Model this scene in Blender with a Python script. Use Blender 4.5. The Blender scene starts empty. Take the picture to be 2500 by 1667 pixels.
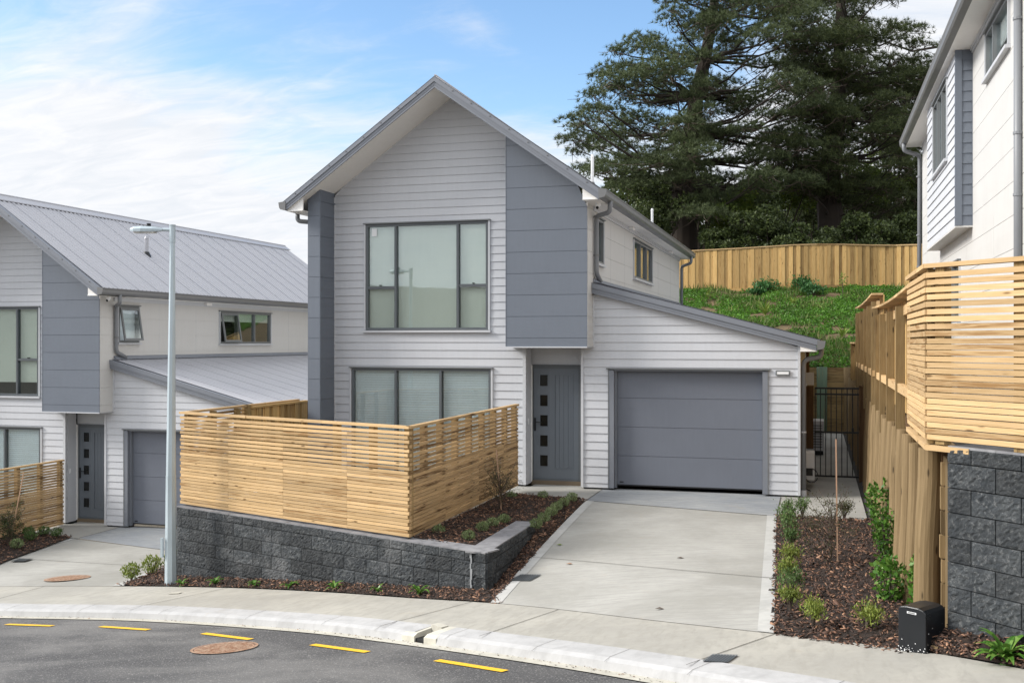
import bpy, math, random
import numpy as np
from mathutils import Vector, noise as mnoise
random.seed(7); rng = np.random.default_rng(7)
sc = bpy.context.scene
# ------------------------------------------------------------------ camera
EYE = 2.6405; YAW = math.atan(745/2553)
cd = bpy.data.cameras.new('camera'); cam = bpy.data.objects.new('camera', cd)
sc.collection.objects.link(cam); sc.camera = cam
cam.location = (0, 0, EYE); cam.rotation_euler = (math.pi/2, 0, YAW)
cd.sensor_width = 36; cd.lens = 36.763; cd.shift_y = 0.0006; cd.clip_start = .1; cd.clip_end = 2000
FW = Vector((-math.sin(YAW), math.cos(YAW), 0)); RT = Vector((math.cos(YAW), math.sin(YAW), 0))
def at(px, py, d):                     # a point seen at photo pixel (2500 wide) at view distance d
    return Vector((0, 0, EYE)) + FW*d + RT*((px-1250)/2553*d) + Vector((0, 0, (835-py)/2553*d))
# ------------------------------------------------------------------ world and sun
SUN = Vector((-.86, -.30, .60)).normalized()
el = math.asin(SUN.z); az = math.atan2(SUN.x, SUN.y)
w = bpy.data.worlds.new('World'); sc.world = w; w.use_nodes = True
nt = w.node_tree; nt.nodes.clear()
def N(nt, t, **k):
    n = nt.nodes.new(t)
    for a, b in k.items():
        if a in n.inputs.keys() if hasattr(n.inputs, 'keys') else False: n.inputs[a].default_value = b
        else: setattr(n, a, b)
    return n
def M(nt, op, a, b=None, c=None, clamp=False):
    n = nt.nodes.new('ShaderNodeMath'); n.operation = op; n.use_clamp = clamp
    for i, v in enumerate((a, b, c)):
        if v is None: continue
        if isinstance(v, (int, float)): n.inputs[i].default_value = v
        else: nt.links.new(v, n.inputs[i])
    return n.outputs[0]
def MIX(nt, f, a, b, blend='MIX'):
    n = nt.nodes.new('ShaderNodeMix'); n.data_type = 'RGBA'; n.blend_type = blend
    for s, v in ((n.inputs[0], f), (n.inputs[6], a), (n.inputs[7], b)):
        if isinstance(v, (int, float)): s.default_value = v
        elif isinstance(v, (tuple, list)): s.default_value = (*v[:3], 1)
        else: nt.links.new(v, s)
    return n.outputs[2]
def RANGE(nt, v, a, b, c=0., d=1., t='SMOOTHSTEP'):
    n = nt.nodes.new('ShaderNodeMapRange'); n.interpolation_type = t
    nt.links.new(v, n.inputs[0])
    for i, x in enumerate((a, b, c, d)): n.inputs[i+1].default_value = x
    return n.outputs[0]
def NOISE(nt, vec, scale, detail=4, rough=.55, dist=0., out=0):
    n = nt.nodes.new('ShaderNodeTexNoise'); n.inputs['Scale'].default_value = scale
    n.inputs['Detail'].default_value = detail; n.inputs['Roughness'].default_value = rough
    n.inputs['Distortion'].default_value = dist
    if vec is not None: nt.links.new(vec, n.inputs['Vector'])
    return n.outputs[out]
def VMUL(nt, v, s):
    n = nt.nodes.new('ShaderNodeVectorMath'); n.operation = 'MULTIPLY'; nt.links.new(v, n.inputs[0]); n.inputs[1].default_value = s
    return n.outputs[0]
sky = nt.nodes.new('ShaderNodeTexSky'); sky.sky_type = 'NISHITA'; sky.sun_disc = False
sky.sun_elevation = el; sky.sun_rotation = az; sky.air_density = 1.0; sky.dust_density = .6; sky.ozone_density = 1.4
tc = nt.nodes.new('ShaderNodeTexCoord'); sp = nt.nodes.new('ShaderNodeSeparateXYZ'); nt.links.new(tc.outputs['Generated'], sp.inputs[0])
zz = sp.outputs[2]
den = M(nt, 'ADD', M(nt, 'MAXIMUM', zz, 0.), .22)
cx = M(nt, 'DIVIDE', sp.outputs[0], den); cy = M(nt, 'DIVIDE', sp.outputs[1], den)
cv = nt.nodes.new('ShaderNodeCombineXYZ'); nt.links.new(cx, cv.inputs[0]); nt.links.new(cy, cv.inputs[1])
n1 = NOISE(nt, VMUL(nt, cv.outputs[0], (1.0, 1.5, 1)), 1.15, 9, .58, .9)
n2 = NOISE(nt, VMUL(nt, cv.outputs[0], (1.3, 3.2, 1)), 4.0, 8, .62, .8)
side = M(nt, 'ADD', M(nt, 'MULTIPLY', sp.outputs[0], RT.x), M(nt, 'MULTIPLY', sp.outputs[1], RT.y))
cov = M(nt, 'SUBTRACT', 1.0, RANGE(nt, zz, .10, .30))
cov = M(nt, 'ADD', M(nt, 'MULTIPLY', cov, .85), M(nt, 'MULTIPLY', RANGE(nt, side, .12, .36), .9))
cov = M(nt, 'ADD', cov, M(nt, 'MULTIPLY', RANGE(nt, side, -.02, -.40), .42))
cov = M(nt, 'ADD', cov, RANGE(nt, sp.outputs[1], .5, -.1, 0, .8)); cov = M(nt, 'ADD', cov, RANGE(nt, zz, .36, .7, 0, .8))
nn = M(nt, 'ADD', M(nt, 'MULTIPLY', n1, 1.5), M(nt, 'MULTIPLY', n2, .5))
fac = RANGE(nt, M(nt, 'ADD', cov, M(nt, 'SUBTRACT', nn, 1.0)), .16, .98)
hs = nt.nodes.new('ShaderNodeHueSaturation'); hs.inputs['Saturation'].default_value = 1.12; hs.inputs['Value'].default_value = 1.25
nt.links.new(sky.outputs[0], hs.inputs['Color'])
sdn = nt.nodes.new('ShaderNodeVectorMath'); sdn.operation = 'DOT_PRODUCT'; nt.links.new(tc.outputs['Generated'], sdn.inputs[0]); sdn.inputs[1].default_value = SUN
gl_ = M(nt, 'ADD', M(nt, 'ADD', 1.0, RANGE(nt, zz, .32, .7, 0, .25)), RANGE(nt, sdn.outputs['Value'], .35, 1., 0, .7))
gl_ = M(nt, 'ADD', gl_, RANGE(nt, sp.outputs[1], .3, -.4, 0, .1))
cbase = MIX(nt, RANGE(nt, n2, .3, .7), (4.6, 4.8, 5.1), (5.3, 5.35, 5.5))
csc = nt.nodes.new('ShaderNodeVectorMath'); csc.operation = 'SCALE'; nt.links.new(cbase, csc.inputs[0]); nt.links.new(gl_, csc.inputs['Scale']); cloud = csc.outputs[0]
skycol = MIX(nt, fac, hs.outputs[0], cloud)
bg = nt.nodes.new('ShaderNodeBackground'); bg.inputs[1].default_value = .10
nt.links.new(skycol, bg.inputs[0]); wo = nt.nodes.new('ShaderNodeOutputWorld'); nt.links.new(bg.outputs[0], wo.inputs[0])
sl = bpy.data.lights.new('sun', 'SUN'); sl.energy = 2.3; sl.angle = math.radians(20); sl.color = (1, .95, .88)
so = bpy.data.objects.new('sun', sl); sc.collection.objects.link(so); so.rotation_euler = (-SUN).to_track_quat('-Z', 'Y').to_euler()
sc.view_settings.view_transform = 'Standard'; sc.view_settings.look = 'None'; sc.view_settings.gamma = 1; sc.view_settings.exposure = 0.90
sc.render.engine = 'CYCLES'; sc.cycles.max_bounces = 6; sc.cycles.transparent_max_bounces = 12
# ------------------------------------------------------------------ materials
def newmat(name):
    m = bpy.data.materials.new(name); m.use_nodes = True; t = m.node_tree
    return m, t, t.nodes['Principled BSDF']
def setv(t, sock, v):
    if isinstance(v, (int, float)): sock.default_value = v
    elif isinstance(v, tuple): sock.default_value = (*v, 1)
    else: t.links.new(v, sock)
def bump(t, b, h, s=.3, d=.01):
    n = t.nodes.new('ShaderNodeBump'); n.inputs['Strength'].default_value = s; n.inputs['Distance'].default_value = d
    t.links.new(h, n.inputs['Height']); t.links.new(n.outputs[0], b.inputs['Normal'])
def pos(t): return t.nodes.new('ShaderNodeNewGeometry').outputs['Position']
def isl(t): return t.nodes.new('ShaderNodeNewGeometry').outputs['Random Per Island']
def paint(name, col, rough=.5, var=.06, metal=0., bs=.05, streak=.05, spec=.4):
    m, t, b = newmat(name); p = pos(t)
    a = NOISE(t, p, 2.2, 5, .6); s = NOISE(t, VMUL(t, p, (6, 6, .7)), 3., 4, .6)
    f = M(t, 'ADD', M(t, 'MULTIPLY', M(t, 'SUBTRACT', a, .5), var*2), M(t, 'MULTIPLY', M(t, 'SUBTRACT', s, .5), streak*2))
    v = M(t, 'ADD', M(t, 'ADD', f, 1.), M(t, 'MULTIPLY', M(t, 'SUBTRACT', isl(t), .5), var))
    n = t.nodes.new('ShaderNodeVectorMath'); n.operation = 'SCALE'; n.inputs[0].default_value = col; t.links.new(v, n.inputs['Scale'])
    setv(t, b.inputs['Base Color'], n.outputs[0])
    setv(t, b.inputs['Roughness'], RANGE(t, a, .3, .7, rough-.06, rough+.08, 'LINEAR')); b.inputs['Metallic'].default_value = metal
    b.inputs['Specular IOR Level'].default_value = spec
    if bs: bump(t, b, NOISE(t, p, 60, 4, .6), bs, .003)
    return m
def wood(name, c1, c2, dark, dk=.35, hv=.22, rough=.75, grain=1.0):
    """sawn timber: grain follows the UV u axis (along the board)"""
    m, t, b = newmat(name); uv = t.nodes.new('ShaderNodeUVMap').outputs[0]; r = isl(t)
    g = NOISE(t, VMUL(t, uv, (1.2, 26, 1)), 2.2*grain, 6, .65, .6)
    big = NOISE(t, VMUL(t, uv, (.55, 5, 1)), 1.5, 4, .6, .5)
    col = MIX(t, RANGE(t, g, .3, .7), c1, c2)
    lv = M(t, 'ADD', M(t, 'MULTIPLY', r, hv*2), 1-hv)
    n = t.nodes.new('ShaderNodeVectorMath'); n.operation = 'SCALE'; t.links.new(col, n.inputs[0]); t.links.new(lv, n.inputs['Scale'])
    th = M(t, 'SUBTRACT', big, M(t, 'MULTIPLY', M(t, 'SUBTRACT', r, .5), .22))
    st = RANGE(t, th, .64-.22*dk, .74-.22*dk)
    st2 = M(t, 'MULTIPLY', st, RANGE(t, g, .35, .62))
    col = MIX(t, M(t, 'MULTIPLY', st2, dk*2.2, clamp=True), n.outputs[0], dark)
    vo = t.nodes.new('ShaderNodeTexVoronoi'); vo.inputs['Scale'].default_value = 1.0
    t.links.new(VMUL(t, uv, (2.3, 9, 1)), vo.inputs['Vector'])
    kn = RANGE(t, vo.outputs['Distance'], .14, .06)
    kn = M(t, 'MULTIPLY', kn, RANGE(t, t.nodes.new('ShaderNodeSeparateColor').outputs[0] if False else vo.outputs['Distance'], .2, .0, .7, 1.))
    col = MIX(t, M(t, 'MULTIPLY', kn, .85), col, tuple(x*.45 for x in dark))
    setv(t, b.inputs['Base Color'], col); b.inputs['Roughness'].default_value = rough; b.inputs['Specular IOR Level'].default_value = .25
    bump(t, b, g, .25, .004)
    return m
MT = {}
MT['board'] = paint('light grey weatherboard paint', (.53, .545, .575), .55, .04)
MT['panel'] = paint('off white panel paint', (.57, .563, .545), .55, .03)
MT['dark'] = paint('slate grey panel paint', (.142, .163, .198), .55, .05)
MT['trim'] = paint('pale grey trim paint', (.53, .545, .57), .45, .03)
MT['soffit'] = paint('white soffit paint', (.80, .79, .77), .6, .02)
MT['alu'] = paint('grey powder coated aluminium', (.105, .118, .128), .42, .03, .0, .0)
MT['alul'] = paint('mid grey powder coated aluminium', (.17, .18, .185), .42, .03, .0, .0)
MT['roof'] = paint('grey folded steel roofing', (.41, .415, .445), .36, .02, .05, .0, .0, .4)
MT['barge'] = paint('grey steel flashing', (.20, .215, .245), .42, .04, .1, .0)
MT['gutter'] = paint('grey steel gutter', (.17, .172, .175), .38, .05, .1, .0)
MT['pipe'] = paint('grey pvc pipe', (.20, .21, .225), .4, .04, 0, .0)
MT['gdoor'] = paint('slate garage door skin', (.148, .163, .196), .5, .03, 0, .02)
MT['door'] = paint('grey front door skin', (.135, .155, .178), .42, .03)
MT['dglass'] = paint('dark obscure glass', (.012, .013, .012), .12, .1, 0, 0)
MT['black'] = paint('black powder coated steel', (.012, .013, .015), .4, .1, 0, 0)
MT['white'] = paint('white plastic', (.78, .79, .80), .4, .03, 0, 0)
MT['whiteshade'] = paint('cream white blind fabric', (.50, .53, .495), .8, .03, 0, .05)
MT['bluewhite'] = paint('white sheer blind fabric', (.68, .74, .80), .8, .05, 0, .05)
MT['found'] = paint('grey concrete foundation', (.06, .06, .062), .9, .3)
MT['thresh'] = paint('brown concrete sill', (.16, .125, .085), .85, .3)
MT['galv'] = paint('galvanised steel', (.42, .49, .53), .38, .16, .25, .0, .12)
MT['gravel'] = paint('dark gravel', (.05, .048, .045), .95, .6, 0, .8)
MT['plast'] = paint('black plastic', (.012, .014, .017), .30, .3, 0, .1)
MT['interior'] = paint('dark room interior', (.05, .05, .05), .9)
MT['stake'] = paint('pale split stake', (.42, .27, .18), .8, .2)
MT['lens'] = paint('lamp glass', (.6, .6, .58), .2, .1)
def glass():
    m, t, b = newmat('window glass'); t.nodes.remove(b)
    o = t.nodes['Material Output']; tr = t.nodes.new('ShaderNodeBsdfTransparent'); tr.inputs[0].default_value = (.955, .98, .965, 1)
    gl = t.nodes.new('ShaderNodeBsdfGlossy'); gl.inputs['Roughness'].default_value = .015; gl.inputs[0].default_value = (.9, .97, 1, 1)
    fr = t.nodes.new('ShaderNodeLayerWeight'); fr.inputs[0].default_value = .5
    nb = t.nodes.new('ShaderNodeBump'); nb.inputs['Strength'].default_value = .03; nb.inputs['Distance'].default_value = .02
    t.links.new(NOISE(t, pos(t), 1.4, 2, .5), nb.inputs['Height']); t.links.new(nb.outputs[0], gl.inputs['Normal'])
    mx = t.nodes.new('ShaderNodeMixShader')
    t.links.new(M(t, 'ADD', M(t, 'MULTIPLY', M(t, 'POWER', fr.outputs[1], 3.5), .8), .10, clamp=True), mx.inputs[0])
    t.links.new(tr.outputs[0], mx.inputs[1]); t.links.new(gl.outputs[0], mx.inputs[2]); t.links.new(mx.outputs[0], o.inputs[0])
    return m
MT['glass'] = glass()
MT['slat'] = wood('fresh pine slats', (.53, .37, .20), (.43, .285, .135), (.22, .11, .035), .36, .24)
MT['slat2'] = wood('weathered pine slats', (.50, .345, .185), (.38, .25, .12), (.12, .065, .025), .50, .20)
MT['paling'] = wood('rough sawn palings', (.50, .335, .145), (.37, .225, .08), (.15, .075, .022), .30, .42)
MT['post'] = wood('treated pine posts', (.33, .23, .105), (.23, .155, .065), (.10, .055, .022), .5, .2)
MT['framing'] = wood('dark framing posts', (.23, .165, .08), (.16, .11, .05), (.06, .035, .015), .35, .35)
MT['pole'] = wood('round treated poles', (.225, .160, .085), (.155, .108, .053), (.05, .032, .015), .26, .55, .75, .6)
MT['greenpole'] = wood('green treated pole', (.16, .22, .15), (.11, .17, .12), (.30, .22, .10), .4, .2)
MT['darkwood'] = wood('dark stained timber', (.13, .075, .035), (.085, .045, .02), (.03, .018, .01), .4, .2)
def concrete(name, c1, c2, broom=(1, 14, 1), bs=.25):
    m, t, b = newmat(name); p = pos(t)
    a = NOISE(t, p, .55, 6, .62, .5); f = NOISE(t, p, 9, 6, .7); s = NOISE(t, VMUL(t, p, broom), 2.4, 6, .65, .4)
    col = MIX(t, RANGE(t, a, .3, .72), c1, c2)
    col = MIX(t, M(t, 'MULTIPLY', RANGE(t, s, .42, .66), .62), col, tuple(x*.72 for x in c1))
    col = MIX(t, M(t, 'MULTIPLY', RANGE(t, NOISE(t, p, 1.7, 5, .7, .8), .60, .75), .22), col, (.36, .29, .20))
    col = MIX(t, RANGE(t, f, .25, .8, 0, .14), col, (.12, .12, .11))
    setv(t, b.inputs['Base Color'], col); b.inputs['Roughness'].default_value = .82; b.inputs['Specular IOR Level'].default_value = .3
    bump(t, b, M(t, 'ADD', NOISE(t, VMUL(t, p, broom), 22, 4, .6), M(t, 'MULTIPLY', NOISE(t, p, 130, 3, .6), .6)), bs, .004)
    return m
MT['conc'] = concrete('broomed driveway concrete', (.395, .39, .365), (.28, .275, .25), (1, 9, 1))
MT['foot'] = concrete('footpath concrete', (.42, .405, .36), (.33, .32, .29), (4, 1, 1))
MT['kerb'] = concrete('pale new kerb concrete', (.45, .45, .45), (.39, .39, .39), (2, 2, 1))
MT['chan'] = concrete('channel concrete', (.55, .53, .46), (.44, .42, .36), (2, 2, 1))
MT['wet'] = concrete('damp apron concrete', (.23, .25, .275), (.33, .34, .34), (1, 9, 1))
MT['joint'] = paint('dark joint', (.07, .065, .055), .9)
MT['smooth'] = concrete('smooth trowelled concrete edge', (.47, .47, .45), (.41, .41, .40), (1, 1, 1), .08)
def asphalt():
    m, t, b = newmat('asphalt'); p = pos(t)
    a = NOISE(t, VMUL(t, p, (1, 1.6, 1)), .5, 6, .6, .6); g = NOISE(t, p, 95, 3, .7); vo = t.nodes.new('ShaderNodeTexVoronoi'); vo.inputs['Scale'].default_value = 85
    t.links.new(p, vo.inputs['Vector'])
    col = MIX(t, RANGE(t, a, .38, .66), (.050, .050, .052), (.135, .132, .128))
    col = MIX(t, M(t, 'MULTIPLY', RANGE(t, g, .45, .75), .55), col, (.20, .195, .19))
    sepc = t.nodes.new('ShaderNodeSeparateColor'); t.links.new(vo.outputs['Color'], sepc.inputs[0])
    col = MIX(t, M(t, 'MULTIPLY', RANGE(t, sepc.outputs[0], .86, .98), .6), col, (.30, .29, .28))
    setv(t, b.inputs['Base Color'], col); b.inputs['Roughness'].default_value = .85
    bump(t, b, M(t, 'ADD', g, vo.outputs['Distance']), .6, .006); return m
MT['asph'] = asphalt()
def yellow():
    m, t, b = newmat('yellow road paint'); p = pos(t)
    col = MIX(t, RANGE(t, NOISE(t, p, 40, 5, .75), .53, .70), (.80, .47, .015), (.30, .20, .06)); setv(t, b.inputs['Base Color'], col)
    b.inputs['Roughness'].default_value = .6; bump(t, b, NOISE(t, p, 90, 3, .6), .4, .004); return m
MT['yel'] = yellow()
def rust():
    m, t, b = newmat('rusty iron'); p = pos(t)
    col = MIX(t, RANGE(t, NOISE(t, p, 14, 6, .7), .35, .65), (.24, .115, .06), (.38, .26, .18))
    setv(t, b.inputs['Base Color'], col); b.inputs['Roughness'].default_value = .8
    vo = t.nodes.new('ShaderNodeTexVoronoi'); vo.inputs['Scale'].default_value = 22; t.links.new(p, vo.inputs['Vector'])
    bump(t, b, vo.outputs['Distance'], .8, .01); return m
MT['rust'] = rust()
def stone():
    m, t, b = newmat('split faced block'); p = pos(t); r = isl(t)
    a = NOISE(t, p, 6, 7, .72, .4); c = NOISE(t, p, 38, 5, .7); e = NOISE(t, p, 1.1, 5, .65)
    col = MIX(t, RANGE(t, a, .3, .7), (.022, .027, .032), (.052, .058, .062))
    col = MIX(t, M(t, 'MULTIPLY', RANGE(t, NOISE(t, p, 24, 8, .8, .3), .52, .62), .6), col, (.17, .175, .175))
    col = MIX(t, M(t, 'MULTIPLY', RANGE(t, NOISE(t, p, 55, 6, .75), .52, .60), .5), col, (.014, .016, .018))
    col = MIX(t, M(t, 'MULTIPLY', RANGE(t, e, .54, .68), .22), col, (.26, .26, .26))
    lv = M(t, 'ADD', M(t, 'MULTIPLY', r, .7), .65)
    n = t.nodes.new('ShaderNodeVectorMath'); n.operation = 'SCALE'; t.links.new(col, n.inputs[0]); t.links.new(lv, n.inputs['Scale'])
    setv(t, b.inputs['Base Color'], n.outputs[0]); b.inputs['Roughness'].default_value = .88
    bump(t, b, M(t, 'ADD', M(t, 'MULTIPLY', NOISE(t, p, 30, 8, .75), 1.), M(t, 'MULTIPLY', c, .6)), 1., .02); return m
MT['stone'] = stone()
MT['cap'] = concrete('smooth wall cap', (.17, .17, .185), (.30, .30, .31), (3, 3, 3))
def leafmat(name, cols, rough=.5, trans=.25):
    m, t, b = newmat(name); r = isl(t); cr = t.nodes.new('ShaderNodeValToRGB'); t.links.new(r, cr.inputs[0])
    while len(cr.color_ramp.elements) < len(cols): cr.color_ramp.elements.new(.5)
    for i, c in enumerate(cols):
        e_ = cr.color_ramp.elements[i]; e_.position = i/(len(cols)-1); e_.color = (*c, 1)
    col = MIX(t, M(t, 'MULTIPLY', RANGE(t, NOISE(t, pos(t), .9, 4, .6), .35, .65), .4), cr.outputs[0], tuple(x*.55 for x in cols[0]))
    setv(t, b.inputs['Base Color'], col); b.inputs['Roughness'].default_value = rough; b.inputs['Specular IOR Level'].default_value = .3
    if trans:
        o = t.nodes['Material Output']; tl = t.nodes.new('ShaderNodeBsdfTranslucent'); t.links.new(col, tl.inputs[0])
        mx = t.nodes.new('ShaderNodeMixShader'); mx.inputs[0].default_value = trans
        t.links.new(b.outputs[0], mx.inputs[1]); t.links.new(tl.outputs[0], mx.inputs[2]); t.links.new(mx.outputs[0], o.inputs[0])
    return m
MT['needle'] = leafmat('pine needles', [(.050, .070, .032), (.090, .120, .050), (.17, .21, .09)], .55, .2)
MT['needle2'] = leafmat('pine needles darker', [(.040, .058, .024), (.074, .100, .036), (.15, .175, .06)], .55, .2)
MT['twig'] = paint('dead brown twigs', (.085, .065, .05), .9, .3)
MT['bark'] = paint('dark pine bark', (.038, .030, .024), .95, .4, 0, .8)
MT['bush1'] = leafmat('dark shrub leaves', [(.030, .045, .016), (.055, .080, .024), (.11, .145, .04)])
MT['bush2'] = leafmat('yellow green leaves', [(.08, .13, .025), (.13, .19, .03), (.19, .24, .04)])
MT['cover'] = leafmat('bank ground cover', [(.05, .13, .018), (.09, .22, .025), (.15, .33, .04)], .45, .3)
MT['tuft'] = leafmat('rough grass blades', [(.06, .11, .025), (.13, .18, .045), (.26, .25, .10)], .6)
MT['kale'] = leafmat('blue green leaves', [(.03, .10, .03), (.05, .15, .045), (.09, .22, .06)])
MT['flax'] = leafmat('flax leaves', [(.12, .20, .03), (.20, .28, .05), (.26, .32, .07)])
MT['hebe'] = leafmat('grey green hebe leaves', [(.12, .18, .06), (.24, .32, .14), (.42, .48, .26)], .6)
MT['pitto'] = leafmat('lime shrub leaves', [(.12, .17, .03), (.22, .28, .05), (.34, .37, .09)], .5)
MT['coprosma'] = leafmat('mid green shrub leaves', [(.06, .12, .03), (.11, .19, .06), (.20, .27, .10)], .45)
MT['gloss'] = leafmat('glossy green leaves', [(.045, .13, .02), (.09, .21, .03), (.20, .33, .07)], .25)
MT['fine'] = leafmat('fine olive leaves', [(.06, .07, .03), (.09, .095, .04), (.12, .11, .05)], .7)
def soil(name, c1, c2, sc1=9):
    m, t, b = newmat(name); p = pos(t)
    setv(t, b.inputs['Base Color'], MIX(t, RANGE(t, NOISE(t, p, sc1, 7, .75), .35, .68), c1, c2)); b.inputs['Roughness'].default_value = .95
    bump(t, b, NOISE(t, p, 30, 6, .75), 1., .03); return m
MT['mulchbase'] = soil('dark mulch', (.012, .008, .006), (.045, .026, .017), 25)
MT['earth'] = soil('bare earth bank', (.085, .065, .032), (.19, .125, .065), 5)
MT['dirt'] = soil('yard soil', (.09, .08, .065), (.14, .125, .10))
MT['floor'] = soil('forest floor', (.012, .014, .008), (.035, .035, .018), 2)
MT['grass'] = soil('far grass', (.05, .09, .025), (.10, .15, .045), 1.2)
def chipmat():
    m, t, b = newmat('bark chips'); cr = t.nodes.new('ShaderNodeValToRGB'); t.links.new(isl(t), cr.inputs[0])
    for i, (p_, c) in enumerate([(0, (.012, .008, .006)), (.5, (.055, .028, .018)), (.8, (.15, .072, .042)), (1, (.36, .20, .12))]):
        e_ = cr.color_ramp.elements[i] if i < 2 else cr.color_ramp.elements.new(p_)
        e_.position = p_; e_.color = (*c, 1)
    setv(t, b.inputs['Base Color'], cr.outputs[0]); b.inputs['Roughness'].default_value = .7; return m
MT['chip'] = chipmat()
# ------------------------------------------------------------------ mesh builder
ORG = {}
def tag(o, label=None, cat=None, group=None, kind=None):
    if label: o['label'] = label
    if cat: o['category'] = cat
    if group: o['group'] = group
    if kind: o['kind'] = kind
    return o
def empty(name, loc, label, cat, group=None, shift=(0, 0, 0)):
    o = bpy.data.objects.new(name, None); sc.collection.objects.link(o); o.empty_display_size = .3
    o.location = Vector(loc)+Vector(shift); ORG[o.name] = Vector(loc); return tag(o, label, cat, group)
class MB:
    def __init__(s): s.v = []; s.f = []; s.m = []; s.uv = []
    def face(s, pts, mat=0, uv=None):
        i = len(s.v); s.v += [tuple(p) for p in pts]; s.f.append(tuple(range(i, i+len(pts)))); s.m.append(mat)
        s.uv += uv if uv else [(0, 0)]*len(pts)
    def obox(s, o, ax, ay, az, mat=0):
        """box: corner o, edge vectors ax ay az"""
        o = Vector(o); ax, ay, az = Vector(ax), Vector(ay), Vector(az)
        if ax.cross(ay).dot(az) < 0: ax, ay = ay, ax
        L = [ax.length, ay.length, az.length]; lo = max(range(3), key=lambda k: L[k])
        i = len(s.v); c = [(a, b, d) for d in (0, 1) for b in (0, 1) for a in (0, 1)]
        s.v += [tuple(o+ax*a+ay*b+az*d) for a, b, d in c]
        r1, r2 = random.random()*40, random.random()*40
        for q in ((0, 2, 3, 1), (4, 5, 7, 6), (0, 1, 5, 4), (2, 6, 7, 3), (0, 4, 6, 2), (1, 3, 7, 5)):
            s.f.append(tuple(i+k for k in q)); s.m.append(mat)
            for k in q:
                w_ = [c[k][j]*L[j] for j in range(3)]; u = w_[lo]; o2 = [w_[j] for j in range(3) if j != lo]
                s.uv.append((u+r1, o2[0]+o2[1]*1.0+r2))
    def box(s, a, b, mat=0):
        lo = [min(a[i], b[i]) for i in range(3)]; hi = [max(a[i], b[i]) for i in range(3)]
        s.obox(lo, (hi[0]-lo[0], 0, 0), (0, hi[1]-lo[1], 0), (0, 0, hi[2]-lo[2]), mat)
    def beam(s, a, b, wd, ht, mat=0, upv=(0, 0, 1)):
        """rectangular bar from a to b, wd sideways, ht along upv, centred"""
        a, b = Vector(a), Vector(b); d = b-a; side = d.cross(Vector(upv)).normalized()*wd; u = side.cross(d).normalized()*ht
        s.obox(a-side/2-u/2, d, side, u, mat)
    def prism(s, poly, vec, mat=0):
        """poly (list of 3D) extruded along vec"""
        poly = [Vector(p) for p in poly]; vec = Vector(vec); n = Vector((0, 0, 0))
        for i in range(len(poly)): n += poly[i].cross(poly[(i+1) % len(poly)])
        if n.dot(vec) > 0: poly = poly[::-1]
        k = len(poly); i = len(s.v); s.v += [tuple(p) for p in poly]+[tuple(p+vec) for p in poly]
        fs = [tuple(range(i, i+k)), tuple(range(i+2*k-1, i+k-1, -1))]+[(i+j, i+k+j, i+k+(j+1) % k, i+(j+1) % k) for j in range(k)]
        r = random.random()*30
        for q in fs:
            s.f.append(q); s.m.append(mat)
            for j in q: p = s.v[j]; s.uv.append((p[0]+p[1]+r, p[2]+r))
    def tube(s, pts, rad, n=10, mat=0, cap=True, ns=0.):
        pts = [Vector(p) for p in pts]; R = rad if isinstance(rad, (list, tuple)) else [rad]*len(pts)
        i0 = len(s.v); t0 = (pts[1]-pts[0]).normalized(); ref = Vector((0, 0, 1)) if abs(t0.z) < .9 else Vector((1, 0, 0))
        a = t0.cross(ref).normalized(); L = 0; Ls = []; rr = random.random()*20
        for k, p in enumerate(pts):
            t = (pts[min(k+1, len(pts)-1)]-pts[max(k-1, 0)]).normalized(); a = (a-t*a.dot(t)).normalized(); b = t.cross(a)
            if k: L += (p-pts[k-1]).length
            Ls.append(L)
            for j in range(n):
                th = 2*math.pi*j/n; rj = R[k]*(1+ns*math.sin(3*th+k*1.7+rr))
                s.v.append(tuple(p+(a*math.cos(th)+b*math.sin(th))*rj))
        for k in range(len(pts)-1):
            for j in range(n):
                j2 = (j+1) % n; s.f.append((i0+k*n+j, i0+k*n+j2, i0+(k+1)*n+j2, i0+(k+1)*n+j)); s.m.append(mat)
                c = 2*math.pi*R[k]/n
                s.uv += [(Ls[k]+rr, j*c), (Ls[k]+rr, (j+1)*c), (Ls[k+1]+rr, (j+1)*c), (Ls[k+1]+rr, j*c)]
        if cap:
            for q in (tuple(range(i0+n-1, i0-1, -1)), tuple(range(len(s.v)-n, len(s.v)))):
                s.f.append(q); s.m.append(mat); s.uv += [(rr, 0)]*n
    def build(s, name, mats, parent=None, base=None, smooth=False):
        me = bpy.data.meshes.new(name); org = ORG[parent.name] if parent else Vector(base if base else s.v[0])
        me.from_pydata([(v[0]-org.x, v[1]-org.y, v[2]-org.z) for v in s.v], [], s.f)
        u = me.uv_layers.new(name='UVMap'); u.data.foreach_set('uv', [c for q in s.uv for c in q])
        for m in (mats if isinstance(mats, (list, tuple)) else [mats]): me.materials.append(MT[m])
        me.polygons.foreach_set('material_index', s.m)
        if smooth: me.polygons.foreach_set('use_smooth', [True]*len(s.f))
        me.update(); o = bpy.data.objects.new(name, me); sc.collection.objects.link(o)
        if parent: o.parent = parent; ORG[o.name] = org
        else: o.location = org; ORG[o.name] = org
        return o
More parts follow.
